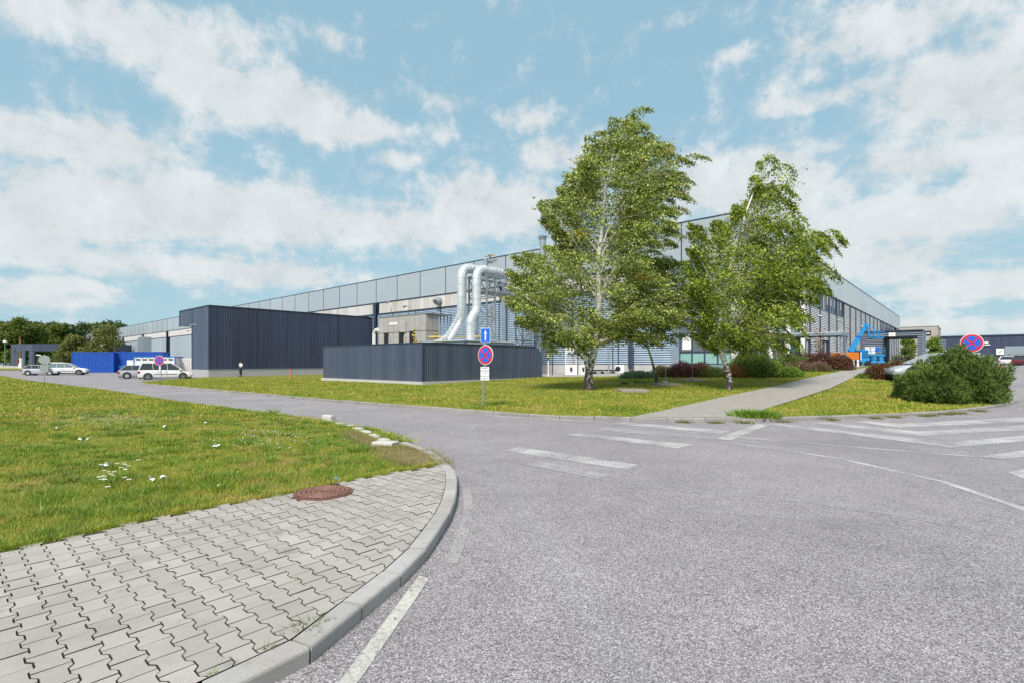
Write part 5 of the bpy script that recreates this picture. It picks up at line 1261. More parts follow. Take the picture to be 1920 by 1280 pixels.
mound(1170, 719.5, .32, .14, 'larger dark molehill left of the slender birch'); mound(1192, 716.5, .2, .13, 'round molehill next to the slender birch'); mound(1124, 717, .13, .06, 'tiny molehill just right of the big birch'); mound(1208, 716, .13, .07, 'flat molehill at the slender birch foot')
# trench cover on the path
m = MB(); a = G(1566, 707.5, .11); b = G(1602, 707.5, .11); m.box(0, b.x-a.x, 0, .25, 0, .03); o = m.build('drain_channel', m_grey, None, off=(0,0,0)); o.location = (a.x, a.y, T(a.x, a.y)+H+.012); tag(o, 'dark drain channel lying across the footpath', 'drain')

# ================================================================ ACCESS PLATFORMS AND MACHINE
Yb = 62.
o = thing('boom_lift', 'blue articulated boom lift with raised arm and empty basket', 'boom lift', P(1612, Yb)); zz0 = o.location.z; sX = Yb/FP
def bx(px, py): return ((px-1612)*sX, 0, hgt(py, Yb)-zz0)
MB().bev(*( [bx(1594,0)[0], bx(1621,0)[0]] ), -.9, .9, .35, 1.0, .05).build('chassis', m_lift, o)
for x in (bx(1599,0)[0], bx(1617,0)[0]):
    for y in (-.95, .95): MB().tube([(x, y-.15, .36), (x, y+.15, .36)], .36, 18).build('wheel', m_black, o)
MB().bev(bx(1607,0)[0], bx(1620,0)[0], -.8, .8, 1.0, 2.0, .05).build('turntable', m_lift, o)
m = MB()
for i in range(4): m.bar((bx(1608,0)[0], -.83, 1.15+i*.22), (bx(1619,0)[0], -.83, 1.15+i*.22), .05)
m.build('grille', m_navyc, o)
m = MB(); m.bar(bx(1596, 672), bx(1595, 655), .5); m.bar(bx(1595, 657), bx(1609, 634), .42); m.build('lower_arm', m_lift, o)
MB().bar(bx(1608, 636), bx(1624, 611), .30).build('upper_arm', m_lift, o); MB().bar(bx(1607, 637), bx(1611, 631), .36).build('arm_sleeve', m_blue, o)
m = MB(); m.bar(bx(1622, 610), bx(1627, 612), .45); m.bar(bx(1625, 612), bx(1629, 627), .16); m.bar(bx(1629, 628), bx(1633, 633), .2); m.build('jib', m_lift, o)
m = MB(); x0, x1 = bx(1634,0)[0], bx(1652,0)[0]; zb_, zt_ = bx(0,634)[2], bx(0,622)[2]
m.box(x0, x1, -.45, .45, zb_, zb_+.12)
for y in (-.45, .45):
    m.bar((x0, y, zt_), (x1, y, zt_), .06); m.bar((x0, y, (zb_+zt_)/2), (x1, y, (zb_+zt_)/2), .05)
    for x in (x0, (x0+x1)/2, x1): m.bar((x, y, zb_), (x, y, zt_), .05)
for x in (x0, x1): m.bar((x, -.45, zt_), (x, .45, zt_), .06)
m.build('basket', m_lift, o); m = MB(); m.bar(bx(1637, 623), bx(1639, 615), .12); m.bar(bx(1639, 616), bx(1636, 612), .1); m.build('control_box', m_lift, o)
Ys = 72.
o = thing('scissor_lift', 'blue scissor lift with lowered railed platform before the portal', 'scissor lift', P(1642, Ys)); sX = Ys/FP; zz0 = o.location.z
MB().bev(-1.1, 1.0, -.5, .5, .15, .62, .05).build('chassis', m_lift, o)
for x in (-.8, .7):
    for y in (-.5, .5): MB().tube([(x, y-.1, .2), (x, y+.1, .2)], .2, 14).build('wheel', m_black, o)
m = MB()
for i in range(4):
    z = .65+i*.18; 
    for y in (-.4, .4): m.bar((-.9, y, z), (.85, y, z+.16), .07); m.bar((.85, y, z), (-.9, y, z+.16), .07)
m.build('scissor_arms', m_lift, o); MB().bev(-1.1, 1.0, -.5, .5, 1.36, 1.55, .03).build('platform', m_lift, o)
m = MB()
for y in (-.48, .48):
    for z in (2.1, 2.6): m.bar((-1.05, y, z), (.95, y, z), .05)
    for x in (-1.05, -.4, .3, .95): m.bar((x, y, 1.5), (x, y, 2.6), .05)
for x in (-1.05, .95): m.bar((x, -.48, 2.6), (x, .48, 2.6), .05)
m.build('guard_rails', m_lift, o); MB().box(-.42, .1, -.53, -.5, 2.05, 2.6).build('control_panel', m_sblue, o)
o = thing('telehandler', 'orange work machine half hidden behind the dark barberry', 'machine', P(1592, 57))
MB().bev(-1.3, .5, -.9, .9, .75, 1.6, .06).build('body', m_orange, o); MB().bev(.5, .66, -.9, .9, .55, 1.7, .03).build('counterweight', m_black, o); MB().bev(.66, .9, -.7, .7, .7, 1.65, .04).build('tail_panel', m_white, o); MB().bev(-1.2, .3, -.8, .8, .35, .75, .04).build('chassis', m_orange, o)
for x in (-.9, .1):
    for y in (-.9, .9): MB().tube([(x, y-.15, .38), (x, y+.15, .38)], .38, 16).build('wheel', m_black, o)
# lamp posts at far left
o = thing('street_lamp', 'green street lamp with white head at the forest edge, far left', 'street lamp', P(9.5, 150, -.1)); zt = hgt(641, 150)+.2
MB().tube([(0,0,0), (0,0,zt)], [.16, .11], 8).build('pole', M('lamp_green', (.10,.24,.17), .5), o); MB().tube([(0,0,zt), (0,0,zt+.6)], [.5, .35], 12).build('lamp_head', m_white, o)
# fence and things round the gatehouse yard
# ================================================================ LITTER, BROKEN KERB, FLOWERS
def chunk(label, px, py, l, w_, h_, rz, off=.05, grp='broken pale kerb stones', mat=None):
    p = G(px, py, off); m = MB().bev(-l/2, l/2, -w_/2, w_/2, -.04, h_, .012); o = m.build('broken_kerb_stone', mat or m_kerbw); o.location = (p.x, p.y, T(p.x, p.y)+off); o.rotation_euler = (random.uniform(-.06,.06), random.uniform(-.06,.06), rz)
    for v in o.data.vertices: v.co += Vector((random.uniform(-1,1), random.uniform(-1,1), random.uniform(-1,1)))*.008
    tag(o, label, 'kerb stone', grp)
chunk('loose upright kerb block at the far end of the broken row', 616, 785, .34, .16, .11, R(-25))
ang2 = math.atan2(*(Vector((G(720,827,.05)-G(640,798,.05))).yx))
for px, py, l, lab in ((637, 796, .26, 'first pale broken kerb piece next to the loose block'), (654, 799.5, .3, 'second pale kerb piece, narrow, along the road edge'), (671, 805, .40, 'third pale kerb piece, along the road edge'), (685, 811, .42, 'long pale kerb piece in the middle of the broken row'), (703, 819, .45, 'pale kerb piece just before the square block'), (718, 826, .42, 'last pale kerb piece nearest the pavement')):
    chunk(lab, px, py, l, .15, .05, ang2+random.uniform(-.08, .08))
chunk('square white block lying askew at the end of the broken row', 722, 837, .42, .30, .10, R(-12), .05)
def scrap(label, px, py, n, sz, seed, mat, cat='litter', off=H-.02, name='paper_scrap'):
    r = random.Random(seed); p = G(px, py, off); m = MB()
    for i in range(n):
        cx, cy, cz = r.gauss(0, sz*.35), r.gauss(0, sz*.3), abs(r.gauss(0, sz*.15))+.02; a = r.uniform(0, 6.28); pts = []
        for k_ in range(5):
            b = a+k_*1.257; q = sz*r.uniform(.15, .36); pts.append((cx+q*math.cos(b), cy+q*math.sin(b), cz+r.uniform(-.3, .4)*sz*.5))
        c = (cx, cy, cz+sz*.15); n0 = len(m.v); m.v += pts+[c]; m.f += [(n0+j, n0+(j+1) % 5, n0+5) for j in range(5)]
    o = m.build(name, mat); o.location = p; tag(o, label, cat)
scrap('crumpled white paper lying alone in the grass, upper left', 154, 825, 3, .16, 1, m_litter); scrap('pair of white scraps left of the daisies', 186, 876, 4, .16, 2, m_litter)
scrap('pale torn wrapper in the grass right of the daisies', 298, 900, 4, .13, 3, m_litter); scrap('pale scrap in the lawn centre', 404, 839, 3, .13, 4, m_litter)
scrap('small white scrap on the far lawn left of centre', 317, 800, 2, .14, 5, m_litter); scrap('tiny white scrap on the far lawn', 386, 794, 2, .14, 6, m_litter); scrap('white scrap at the left of the far lawn', 106, 803, 2, .12, 7, m_litter)
scrap('crumpled blue and white wrapper at the manhole edge', 628, 901, 3, .06, 8, m_lbl); scrap('white twist of paper at the manhole edge', 624, 899, 2, .05, 9, m_litter); scrap('thin white scrap in grass above the paving', 450, 888, 2, .07, 10, m_litter)
scrap('small white leaf-like scrap in front of the manhole grass', 413, 912, 1, .06, 12, m_litter)
r = random.Random(5)
fl_ = thing('daisy_clump', 'clump of white daisies on green stems in the near lawn', 'flowers', G(215, 905, H-.02)); dm = MB(); stm = MB(); cm = MB()
for i in range(24):
    px, py = r.choice([(218,870),(232,874),(208,880),(212,902),(226,899),(248,872),(200,890),(240,884)]); q = G(px+r.uniform(-16,16), py+r.uniform(-6,10), .2)-Vector((*fl_.location.xy, 0)); x, y = q.x, q.y; z = r.uniform(.10, .2); s_ = r.uniform(.016, .026)
    stm.tube([(x, y, 0), (x+.01, y, z)], .002, 3, False)
    for k_ in range(8):
        a = k_*.785; dm.add([(x, y, z), (x+s_*math.cos(a-.3), y+s_*math.sin(a-.3), z+.004), (x+s_*1.15*math.cos(a), y+s_*1.15*math.sin(a), z), (x+s_*math.cos(a+.3), y+s_*math.sin(a+.3), z+.004)], [(0,1,2,3)])
    cm.tube([(x, y, z), (x, y, z+.005)], .006, 6)
dm.build('petals', m_petal, fl_, kind='stuff'); stm.build('stems', m_leafL, fl_, kind='stuff'); cm.build('flower_centres', m_yel, fl_, kind='stuff')
r = np.random.default_rng(4)
def clover(name, px0, px1, py0, py1, n, sz, seed, mat):
    rr_ = np.random.default_rng(seed); v = []; f = []
    for i in range(n):
        u = rr_.normal(.5, .22); w__ = rr_.normal(.5, .2); p = G(px0+(px1-px0)*u, py0+(py1-py0)*w__, H); s_ = sz*rr_.uniform(.6, 1.3); z = p.z+rr_.uniform(.01, .05)
        n0 = len(v); v += [(p.x-s_, p.y, z), (p.x, p.y-s_, z+.3*s_), (p.x+s_, p.y, z), (p.x, p.y+s_, z+.6*s_)]; f.append((n0, n0+1, n0+2, n0+3))
    return raw(name, np.array(v), np.array(f), mat, None, 'stuff')
clover('clover_flowers', 40, 360, 765, 805, 450, .011, 1, m_litter); clover('clover_flowers', 380, 640, 790, 850, 160, .012, 2, m_litter); clover('fallen_leaves', 950, 1450, 720, 778, 260, .022, 3, m_leafY); clover('fallen_leaves', 1420, 1700, 720, 780, 160, .02, 6, m_leafY); clover('lawn_specks', 1, 600, 720, 900, 260, .010, 8, m_leafY)
# leaf litter in the near gutter
gl = [(p[0]+.05+abs(random.gauss(0, .05)), p[1]-.03, .012) for p in along([p for p in arc_o if 1.5 < p[1] < 9], .03, 0)]
rr_ = np.random.default_rng(9); v = []; f = []
for q in gl:
    if rr_.random() > .35: continue
    s_ = rr_.uniform(.004, .013); a = rr_.uniform(0, 6.28); n0 = len(v)
    for k_ in range(4): v.append((q[0]+s_*math.cos(a+k_*1.57)*(1 if k_ % 2 else .5), q[1]+s_*math.sin(a+k_*1.57)*(1 if k_ % 2 else .5), q[2]+rr_.uniform(0, .008)))
    f.append((n0, n0+1, n0+2, n0+3))
raw('gutter_leaves', np.array(v), np.array(f), m_leafBr, None, 'stuff')
# weeds
def weed(label, px, py, n, h_, sp, mat, seed, off=H, lean=.8, w__=.004, cat='weed'):
    p = G(px, py, off); o = tufts('weed', [tuple(p)], n, h_, seed, sp, mat, w__, lean); tag(o, label, cat)
weed('wiry green weed growing over the kerb stone from a paver joint', 578, 1172, 70, .035, .06, m_leafG, 21, H, 1.3, .003); weed('small dry weed at the kerb joint nearest the camera', 503, 1215, 26, .04, .012, m_leafOl, 22, H, 1., .002)
weed('small green sprout between the pavers near the lower edge', 398, 1262, 20, .03, .012, m_leafL, 23, H, 1., .002)
weed('lush dandelion clump at the path corner on the kerb', 1417, 780, 1500, .20, .24, m_leafL, 24, H, .9, .022); weed('broad-leaved weed in the near lawn', 510, 866, 60, .16, .04, m_leafL, 25, H-.02, .7, .008); weed('green weed tuft poking up on the far road edge', 513, 776, 40, .28, .05, m_leafL, 26, .05, .6, .014)
weed('dark green dock plant at the end of the broken kerb row', 668, 845, 140, .14, .09, m_leafL, 27, H-.02, .8, .008)

# ================================================================ VEGETATION
def leaves_at(Pt, size, r, elong=1.5, up=None):
    """rhombic leaves at the points Pt"""
    n = len(Pt); d = r.normal(0, 1, (n, 3))
    if up is not None: d += np.array(up)
    d /= np.linalg.norm(d, axis=1)[:,None]; e = r.normal(0, 1, (n, 3)); e -= (e*d).sum(1)[:,None]*d; e /= np.linalg.norm(e, axis=1)[:,None]
    s = (size*r.uniform(.6, 1.25, n))[:,None]; v = np.empty((n, 4, 3))
    v[:,0] = Pt-d*s*.5*elong; v[:,1] = Pt+e*s*.42; v[:,2] = Pt+d*s*.5*elong; v[:,3] = Pt-e*s*.42
    return v.reshape(-1, 3), np.arange(4*n).reshape(-1, 4)
def limb(mb, p, q, r0, r1, bow=.1, n=5, seed=0, tip=None):
    rr_ = random.Random(seed); p, q = Vector(p), Vector(q); L = (q-p).length; path = []; rad = []
    for i in range(n+1):
        s = i/n; c = p.lerp(q, s)+Vector((0, 0, bow*L*math.sin(s*math.pi))) + Vector((rr_.uniform(-1,1), rr_.uniform(-1,1), rr_.uniform(-1,1)))*L*.025*(0 < i < n)
        path.append(c); rad.append(r0+(r1-r0)*s)
    mb.tube(path, rad, 7); return path
def birch(label, px, py, trunk_px, crown_px, depth, clumps, per, lsz, mat, seed, wind=(.72, 0, .0), r0=.2, topdens=None, fork=None, sparse=0., steps=11, ymid=0., grp='wind-blown birches on the middle lawn', yellow=0, limbs=26, gapt=.15, plumes=120, per_pl=420):
    base = G(px, py, H-.03); s = base.y/FP; r = np.random.default_rng(seed); rd = random.Random(seed)
    o = thing('birch_tree', label, 'tree', base, 0, grp)
    loc = lambda x, y: ((x-px)*s, (py-y)*s)
    tp_ = [loc(x, y) for x, y in trunk_px]; m = MB(); n = len(tp_); path = []; rad = []
    Ht = tp_[-1][1]
    for i, (x, z) in enumerate(tp_): path.append((x, 0.+.12*math.sin(z*.7), z if i else -.15)); rad.append(max(.02, r0*(1-.93*max(0, z/Ht)**.85))*(1.35 if i == 0 else 1.))
    m.tube(path, rad, 12); m.build('trunk', m_bark, o, smooth=True)
    def trunk_at(z):
        for i in range(len(path)-1):
            if path[i][2] <= z <= path[i+1][2]:
                f_ = (z-path[i][2])/(path[i+1][2]-path[i][2]); return Vector(path[i]).lerp(Vector(path[i+1]), f_), rad[i]+(rad[i+1]-rad[i])*f_
        return Vector(path[-1]), rad[-1]
    if fork:
        m = MB(); fp = [loc(x, y) for x, y in fork]; m.tube([(x, 0-.05*i, z) for i, (x, z) in enumerate(fp)], [r0*.55*(1-.15*i) for i in range(len(fp))], 10); m.build('forked_stem', m_bark, o, smooth=True)
    poly = [loc(x, y) for x, y in crown_px]; xs = [p[0] for p in poly]; zs = [p[1] for p in poly]
    # clump centres inside the crown outline, spread through its depth
    K = []
    while len(K) < clumps:
        x = r.uniform(min(xs), max(xs), 400); z = r.uniform(min(zs), max(zs), 400); ok = in_poly(x, z, poly); x, z = x[ok], z[ok]; d = poly_dist(x, z, poly)
        for a, b, c in zip(x, z, d):
            if sparse and r.random() < sparse*max(0, (b-min(zs))/(max(zs)-min(zs))-.45)*1.7: continue
            yy = r.uniform(-1, 1)*depth*min(1, (c/1.6)**.6+.12); K.append((a, yy+ymid, b, c))
            if len(K) >= clumps: break
    K = np.array(K)
    # limbs reach from the trunk to the outline and end in leafy plumes bent over by the wind
    tw = MB(); order = np.argsort(K[:,3]+r.normal(0, .5, len(K)))[:plumes]; PL_ = []; wv0 = np.array(wind)
    for q, i in enumerate(order):
        c = K[i]; zt_ = max(c[2]-abs(c[0]-trunk_at(c[2])[0].x)*r.uniform(.7, 1.3)-.5, 1.9+.3*r.random()); p, rr0 = trunk_at(min(zt_, Ht*.95)); S = np.array(p); E = c[:3]; L_ = np.linalg.norm(E-S)
        Cc = (S+E)/2+np.array([-.13*L_, 0, .20*L_]); ts = np.linspace(0, 1, 8); ax = [(1-u)**2*S+2*u*(1-u)*Cc+u*u*E for u in ts]
        tl = r.uniform(.5, 1.5)*min(1., .4+L_/4); dv = wv0*r.uniform(.7, 1.2)+np.array([0, r.normal(0, .12), r.uniform(-.15, .30)]); tail = [E+dv*tl*s_+np.array([0, 0, -.22*tl*s_*s_]) for s_ in (.35, .7, 1.0)]
        ax = ax+tail; r1 = max(.014, rr0*.40)
        if q < limbs: MB().tube(ax, [max(.006, r1*(1-k_/10.5)) for k_ in range(11)], 6).build('branch', m_bark if rr0 > .07 else m_twig, o, smooth=True)
        else: tw.tube(ax[2:], [max(.004, .014*(1-k_/9)) for k_ in range(9)], 3)
        A = np.array(ax); n_ = int(per_pl*(.5+L_/5)); u = r.uniform(.26, 1, n_)**.95*10; i0 = np.minimum(u.astype(int), 9); fr_ = (u-i0)[:,None]; B = A[i0]*(1-fr_)+A[i0+1]*fr_; wdt_ = (.33*(1-u/10)**.7+.03)[:,None]
        # little side shoots, all blown the same way
        sh = r.integers(0, 26, n_); hs = np.sin(np.c_[sh*12.9+q, sh*78.2+q*3, sh*37.7+q*7]*3.3); s_ = r.random((n_, 1)); PL_.append(B+hs*wdt_*1.15*s_+wv0*s_*.38+r.normal(0, .035, (n_, 3))+np.array([0, 0, 1])*(.05-.20*s_*s_))
    plume = np.concatenate(PL_)
    N = clumps*per; ci = r.integers(0, clumps, N); sp = r.normal(0, 1, (N, 3))*np.array([.34, .26, .17])
    st = K[ci,:3]+sp*np.clip(K[ci,3:4]/.8+.35, .35, 1.1)
    wv = np.array(wind)*r.uniform(.5, 1.3, (N, 1))+r.normal(0, .11, (N, 3)); L = r.uniform(.4, 1.1, N)*np.clip(K[ci,3]/1.2+.35, .35, 1.1)
    g = r.uniform(-.05, .55, N); T_ = np.linspace(0, 1, steps); pts = []
    for t_ in T_:
        p = st+wv*(L*t_*1.6)[:,None]; p[:,2] += L*(.22*t_-.75*g*t_*t_); p += r.normal(0, .035, p.shape); pts.append(p)
    Pt = np.concatenate(pts)
    wd = np.array([wind[0], wind[2]-.12]); wd /= np.linalg.norm(wd); al = Pt[:,0]*wd[0]+Pt[:,2]*wd[1]; ac = -Pt[:,0]*wd[1]+Pt[:,2]*wd[0]; yy = Pt[:,1]
    def fld(fa, fc, fy, k=6):
        s_ = np.zeros(len(Pt))
        for i in range(k): f_ = 1+.75*i; s_ += np.sin(al*fa*f_*r.uniform(.7, 1.3)+ac*fc*.5*r.normal()+r.uniform(0, 6.28)+1.2*np.sin(ac*fc*f_*.6+r.uniform(0, 6.28)))*np.sin(ac*fc*f_*r.uniform(.7, 1.3)+yy*fy*r.uniform(.5, 1.5)+r.uniform(0, 6.28))/(1+.35*i)
        return s_/1.3
    sdist = poly_dist(Pt[:,0], Pt[:,2], poly)*np.where(in_poly(Pt[:,0], Pt[:,2], poly), 1, -1)
    kp = (sdist > .55+.4*fld(.9, 3.4, .4)) & (fld(.7, 2.0, 1.1) < gapt+.12*r.normal(0, 1, len(Pt)))
    Pt = np.concatenate([Pt[kp], plume]); v, q = leaves_at(Pt, lsz, r, 1.35)
    raw('crown', v, q, mat, o, 'stuff')
    # the streamers' own thin stems
    sel = r.choice(N, min(N, 450), False); vv = np.empty((len(sel)*2, 4, 3))
    for k_, (ia, ib) in enumerate(((0, steps//2), (steps//2, steps-1))):
        a, b = pts[ia][sel], pts[ib][sel]; vv[k_::2,0] = a; vv[k_::2,1] = a+[0,.004,.009]; vv[k_::2,2] = b+[0,.002,.006]; vv[k_::2,3] = b
    raw('fine_twigs', vv.reshape(-1, 3), np.arange(len(vv)*4).reshape(-1, 4), m_twig, o, 'stuff')
    tw.build('side_branches', m_twig, o, kind='stuff')
    if yellow:
        yc = K[r.choice(len(K), yellow, False),:3]; Pt = np.concatenate([c+r.normal(0, 1, (45, 3))*[.22,.15,.10] for c in yc]); Pt[:,1] -= .5
        v, q = leaves_at(Pt, lsz, r, 1.3); raw('yellow_leaves', v, q, m_leafY, o, 'stuff')
    return o
big_px = [(1114,257),(1140,226),(1185,212),(1207,214),(1185,243),(1212,257),(1207,275),(1247,281),(1252,297),(1292,292),(1278,324),(1261,359),(1256,413),(1252,439),(1238,466),(1212,480),(1236,500),(1250,524),(1262,560),(1262,591),(1250,617),(1225,632),(1200,636),(1160,630),(1123,636),(1100,653),(1056,671),(1029,662),(998,640),(958,604),(938,560),(949,528),(940,502),(945,457),(960,468),(1002,474),(1032,446),(1014,425),(991,388),(985,346),(1000,362),(1016,388),(1038,346),(1060,324),(1069,306),(1078,272)]
birch('tallest birch, with forked trunk and yellowing sprays, swept to the right by wind', 1106, 731, [(1106,733),(1103,712),(1106,690),(1114,660),(1118,620),(1124,560),(1120,500),(1128,430),(1135,360),(1150,290),(1178,232)], big_px, 2.7, 560, 20, .082, m_leafA, 31, plumes=280, per_pl=350, gapt=.24, r0=.235, fork=[(1103,695),(1097,670),(1083,652),(1068,630),(1050,600)], yellow=9, limbs=34)
sl_px = [(1150,560),(1170,505),(1225,470),(1275,495),(1302,540),(1300,590),(1290,622),(1262,642),(1215,645),(1165,634),(1145,600)]
birch('slender leaning birch between the two larger ones, thin white stem', 1233, 719, [(1233,720),(1229,700),(1222,670),(1214,646),(1212,610),(1218,560),(1226,510)], sl_px, 1.9, 150, 24, .08, m_leafB, 32, plumes=60, per_pl=380, r0=.10, limbs=12)
rt_px = [(1448,284),(1457,310),(1476,322),(1492,346),(1488,362),(1470,372),(1483,413),(1519,430),(1563,433),(1560,447),(1532,450),(1528,475),(1539,540),(1523,528),(1510,560),(1492,591),(1480,622),(1483,640),(1434,656),(1399,656),(1345,660),(1314,644),(1292,617),(1279,568),(1272,524),(1279,493),(1287,457),(1278,418),(1301,413),(1323,417),(1359,395),(1381,368),(1403,355),(1403,324),(1412,306),(1430,288)]
birch('right-hand birch with an airy top and curved white trunk beside the path', 1367, 730, [(1367,732),(1368,705),(1361,680),(1354,655),(1350,620),(1356,570),(1366,510),(1380,450),(1398,400),(1420,345),(1446,294)], rt_px, 2.2, 430, 15, .084, m_leafB, 33, plumes=185, per_pl=310, wind=(.50, 0, -.28), r0=.15, sparse=.75, gapt=.30, limbs=26)

def bush(label, px, py, pw, ph, mat, seed, n, lsz, dpt=None, cat='shrub', grp=None, lump=.22, name='shrub', mat2=None, f2=.25, up=None, elong=1.4, flat=.8, off=H-.03, base_z=None, needle=False, topm=None):
    """px,py: centre of the foot; pw,ph: width and height as they look"""
    p = G(px, py, off); s = p.y/FP; rx = pw*s/2; rz_ = ph*s; ry = dpt if dpt else rx*.8; p = p+Vector((0, ry*.7, 0)); p.z = T(p.x, p.y)+off
    o = thing(name, label, cat, p, 0, grp); r = np.random.default_rng(seed)
    d = r.normal(0, 1, (n, 3)); d /= np.linalg.norm(d, axis=1)[:,None]; d[:,2] = np.abs(d[:,2])
    ph_ = r.uniform(0, 6.28, 6); lum = np.zeros(n)
    for k_ in range(3): lum += np.sin(d[:,0]*(5+3*k_)+ph_[k_])*np.sin(d[:,1]*(4+3*k_)+ph_[k_+3])*np.cos(d[:,2]*(5+2*k_)+ph_[k_])/(1+k_*.5)
    rad = (r.uniform(.25, 1, n)**.45)*(1+lump*lum*.6); zz_ = np.sign(d[:,2])*np.abs(d[:,2])**flat
    Pt = np.c_[d[:,0]*rad*rx, d[:,1]*rad*ry, zz_*rad*rz_]; Pt += r.normal(0, .03, Pt.shape); Pt[:,2] = np.maximum(Pt[:,2], .02)
    if needle:
        m_ = 9; base_ = np.repeat(Pt, m_, axis=0); N = len(base_); out_ = np.repeat(d*np.array([.7,.7,.5])+np.array([0,0,.75]), m_, axis=0)+r.normal(0, .42, (N, 3)); out_ /= np.linalg.norm(out_, axis=1)[:,None]
        L = (lsz*r.uniform(.6, 1.2, N))[:,None]; e = np.cross(out_, r.normal(0, 1, (N, 3))); e /= np.linalg.norm(e, axis=1)[:,None]; v = np.empty((N, 3, 3)); v[:,0] = base_-e*lsz*.09; v[:,1] = base_+e*lsz*.09; v[:,2] = base_+out_*L
        raw('foliage', v.reshape(-1, 3), np.arange(3*N).reshape(-1, 3), mat, o, 'stuff', 3)
    else:
        msk = r.random(n) < (f2 if mat2 else 0); v, q = leaves_at(Pt[~msk], lsz, r, elong, up); raw('foliage', v, q, mat, o, 'stuff')
        if mat2: v, q = leaves_at(Pt[msk], lsz, r, elong, up); raw('coloured_foliage', v, q, mat2, o, 'stuff')
    if topm:
        k_ = np.argsort(-Pt[:,2]+r.normal(0, .1*rz_, n))[:n//7]; v, q = leaves_at(Pt[k_]+[0,0,.02], lsz, r, elong, up); raw('young_tips', v, q, topm, o, 'stuff')
    m = MB(); rd = random.Random(seed)
    for k_ in range(9):
        a = rd.uniform(0, 6.28); q_ = rd.uniform(.3, .75); m.tube([(.1*math.cos(a), .1*math.sin(a), 0), (rx*q_*.6*math.cos(a), ry*q_*.6*math.sin(a), rz_*.45), (rx*q_*math.cos(a), ry*q_*math.sin(a), rz_*.8)], [.03, .02, .008], 5)
    m.build('stems', m_brown, o, kind='stuff'); return o
G1 = 'shrubs planted before the hall corner'
bush('low feathery green juniper under the slender birch', 1200, 708.5, 70, 13, m_leafJ, 41, 3800, .07, 1.0, grp=G1, name='juniper_shrub', elong=2.4)
bush('olive-yellow barberry at the left end of the purple row', 1248, 707, 42, 22, m_leafOl, 42, 4200, .06, 1.1, grp=G1, mat2=m_leafP, f2=.25)
bush('dark purple barberry, left of two in front of the corner window', 1287, 707.5, 56, 29, m_leafP, 43, 6500, .06, 1.2, grp=G1, up=(0,0,.8))
bush('dark purple barberry, right of two, topped by reddish tips', 1322, 707.5, 48, 29, m_leafP, 44, 5600, .06, 1.2, grp=G1, mat2=m_leafO, f2=.2, up=(0,0,.8))
bush('clipped green hedge directly behind the right birch trunk', 1340, 708, 56, 22, m_leafG, 45, 5200, .055, 1.0, grp=G1, cat='hedge')
bush('red and orange turning shrub right of the curved birch trunk', 1389, 708, 50, 26, m_leafO, 46, 5200, .06, 1.1, grp=G1, mat2=m_leafR, f2=.10)
bush('large dark pine shrub at the middle of the planting', 1428, 708, 78, 43, m_leafS, 47, 3600, .17, 1.8, grp=G1, needle=True, name='pine_shrub')
bush('grey-green rounded shrub left of the pine, nearest the pale corner wall', 1403, 701, 46, 34, m_leafJ, 48, 4200, .08, 1.5, grp=G1, mat2=m_leafG, f2=.6)
bush('shrub with creamy tips leaning right of the pine', 1456, 703, 42, 30, m_leafL, 49, 3600, .07, 1.2, grp=G1, mat2=m_leafOl, f2=.3)
bush('bright green leafy low shrub at the path edge', 1487, 707.5, 58, 20, m_leafL, 50, 4600, .085, 1.0, grp=G1)
bush('broad flat-topped green hedge in front of the glazed entrance', 1495, 692, 84, 27, m_leafG, 51, 6500, .07, 1.4, grp=G1, cat='hedge', flat=.5)
bush('twiggy brown shrub left of the staked sapling', 1507, 697, 44, 22, m_leafBr, 52, 4200, .06, 1.0, grp=G1)
bush('twiggy brown shrub right of the staked sapling', 1547, 697, 36, 20, m_leafBr, 53, 3400, .06, 1.0, grp=G1)
bush('purple-topped shrub behind the flat green hedge', 1520, 688, 54, 30, m_leafP, 54, 4500, .08, 1.3, grp=G1, mat2=m_leafG, f2=.3)
bush('dark purple hedge behind the canopy posts', 1556, 693, 44, 34, m_leafP, 55, 5200, .08, 1.4, grp=G1, cat='hedge', mat2=m_leafG, f2=.15)
bush('dark red hedge between canopy and bollards, before the orange machine', 1591, 694, 38, 30, m_leafP, 56, 5200, .07, 1.2, grp=G1, cat='hedge', mat2=m_leafO, f2=.35)
bush('thin green groundcover strip under the canopy posts', 1546, 697, 60, 6, m_leafG, 57, 2600, .06, .7, grp=G1, cat='groundcover')
G2 = 'shrubs on the right-hand lawn'
bush('reddish-brown barberry, left end of the right-hand shrubs', 1674, 713, 44, 32, m_leafO, 61, 8000, .06, 1.2, grp=G2, mat2=m_leafP, f2=.45)
bush('deep wine-red barberry between brown one and big pine shrub', 1708, 713, 46, 36, m_leafP, 62, 7000, .06, 1.3, grp=G2, mat2=m_leafO, f2=.35)
bush('low green juniper spilling at the foot of the brown barberry', 1640, 710, 36, 9, m_leafG, 63, 2600, .06, .8, grp=G2, name='juniper_shrub', mat2=m_leafL, f2=.4)
bush('big dark green pine shrub, left mass with brown needles low down', 1788, 757, 92, 66, m_leafS, 64, 9000, .15, 1.5, grp=G2, needle=True, name='pine_shrub', lump=.35)
bush('big dark green pine shrub, tallest mass at the kerb corner', 1848, 757, 118, 96, m_leafS, 65, 9500, .16, 1.4, grp=G2, needle=True, name='pine_shrub', lump=.4)
bush('tiny red-leaved shoots glowing at the foot of the pine shrub', 1792, 751, 30, 13, m_leafR, 66, 260, .06, .3, grp=G2, cat='shoots')
bush('low green skirt of the pine shrub along the kerb', 1868, 752, 72, 46, m_leafG, 67, 5200, .06, .8, grp=G2, mat2=m_leafS, f2=.6)
o = thing('staked_sapling', 'young sapling with yellowing leaves tied to a pale wooden stake', 'sapling', P(1534, 44)); zz0 = o.location.z; s_ = 44/FP
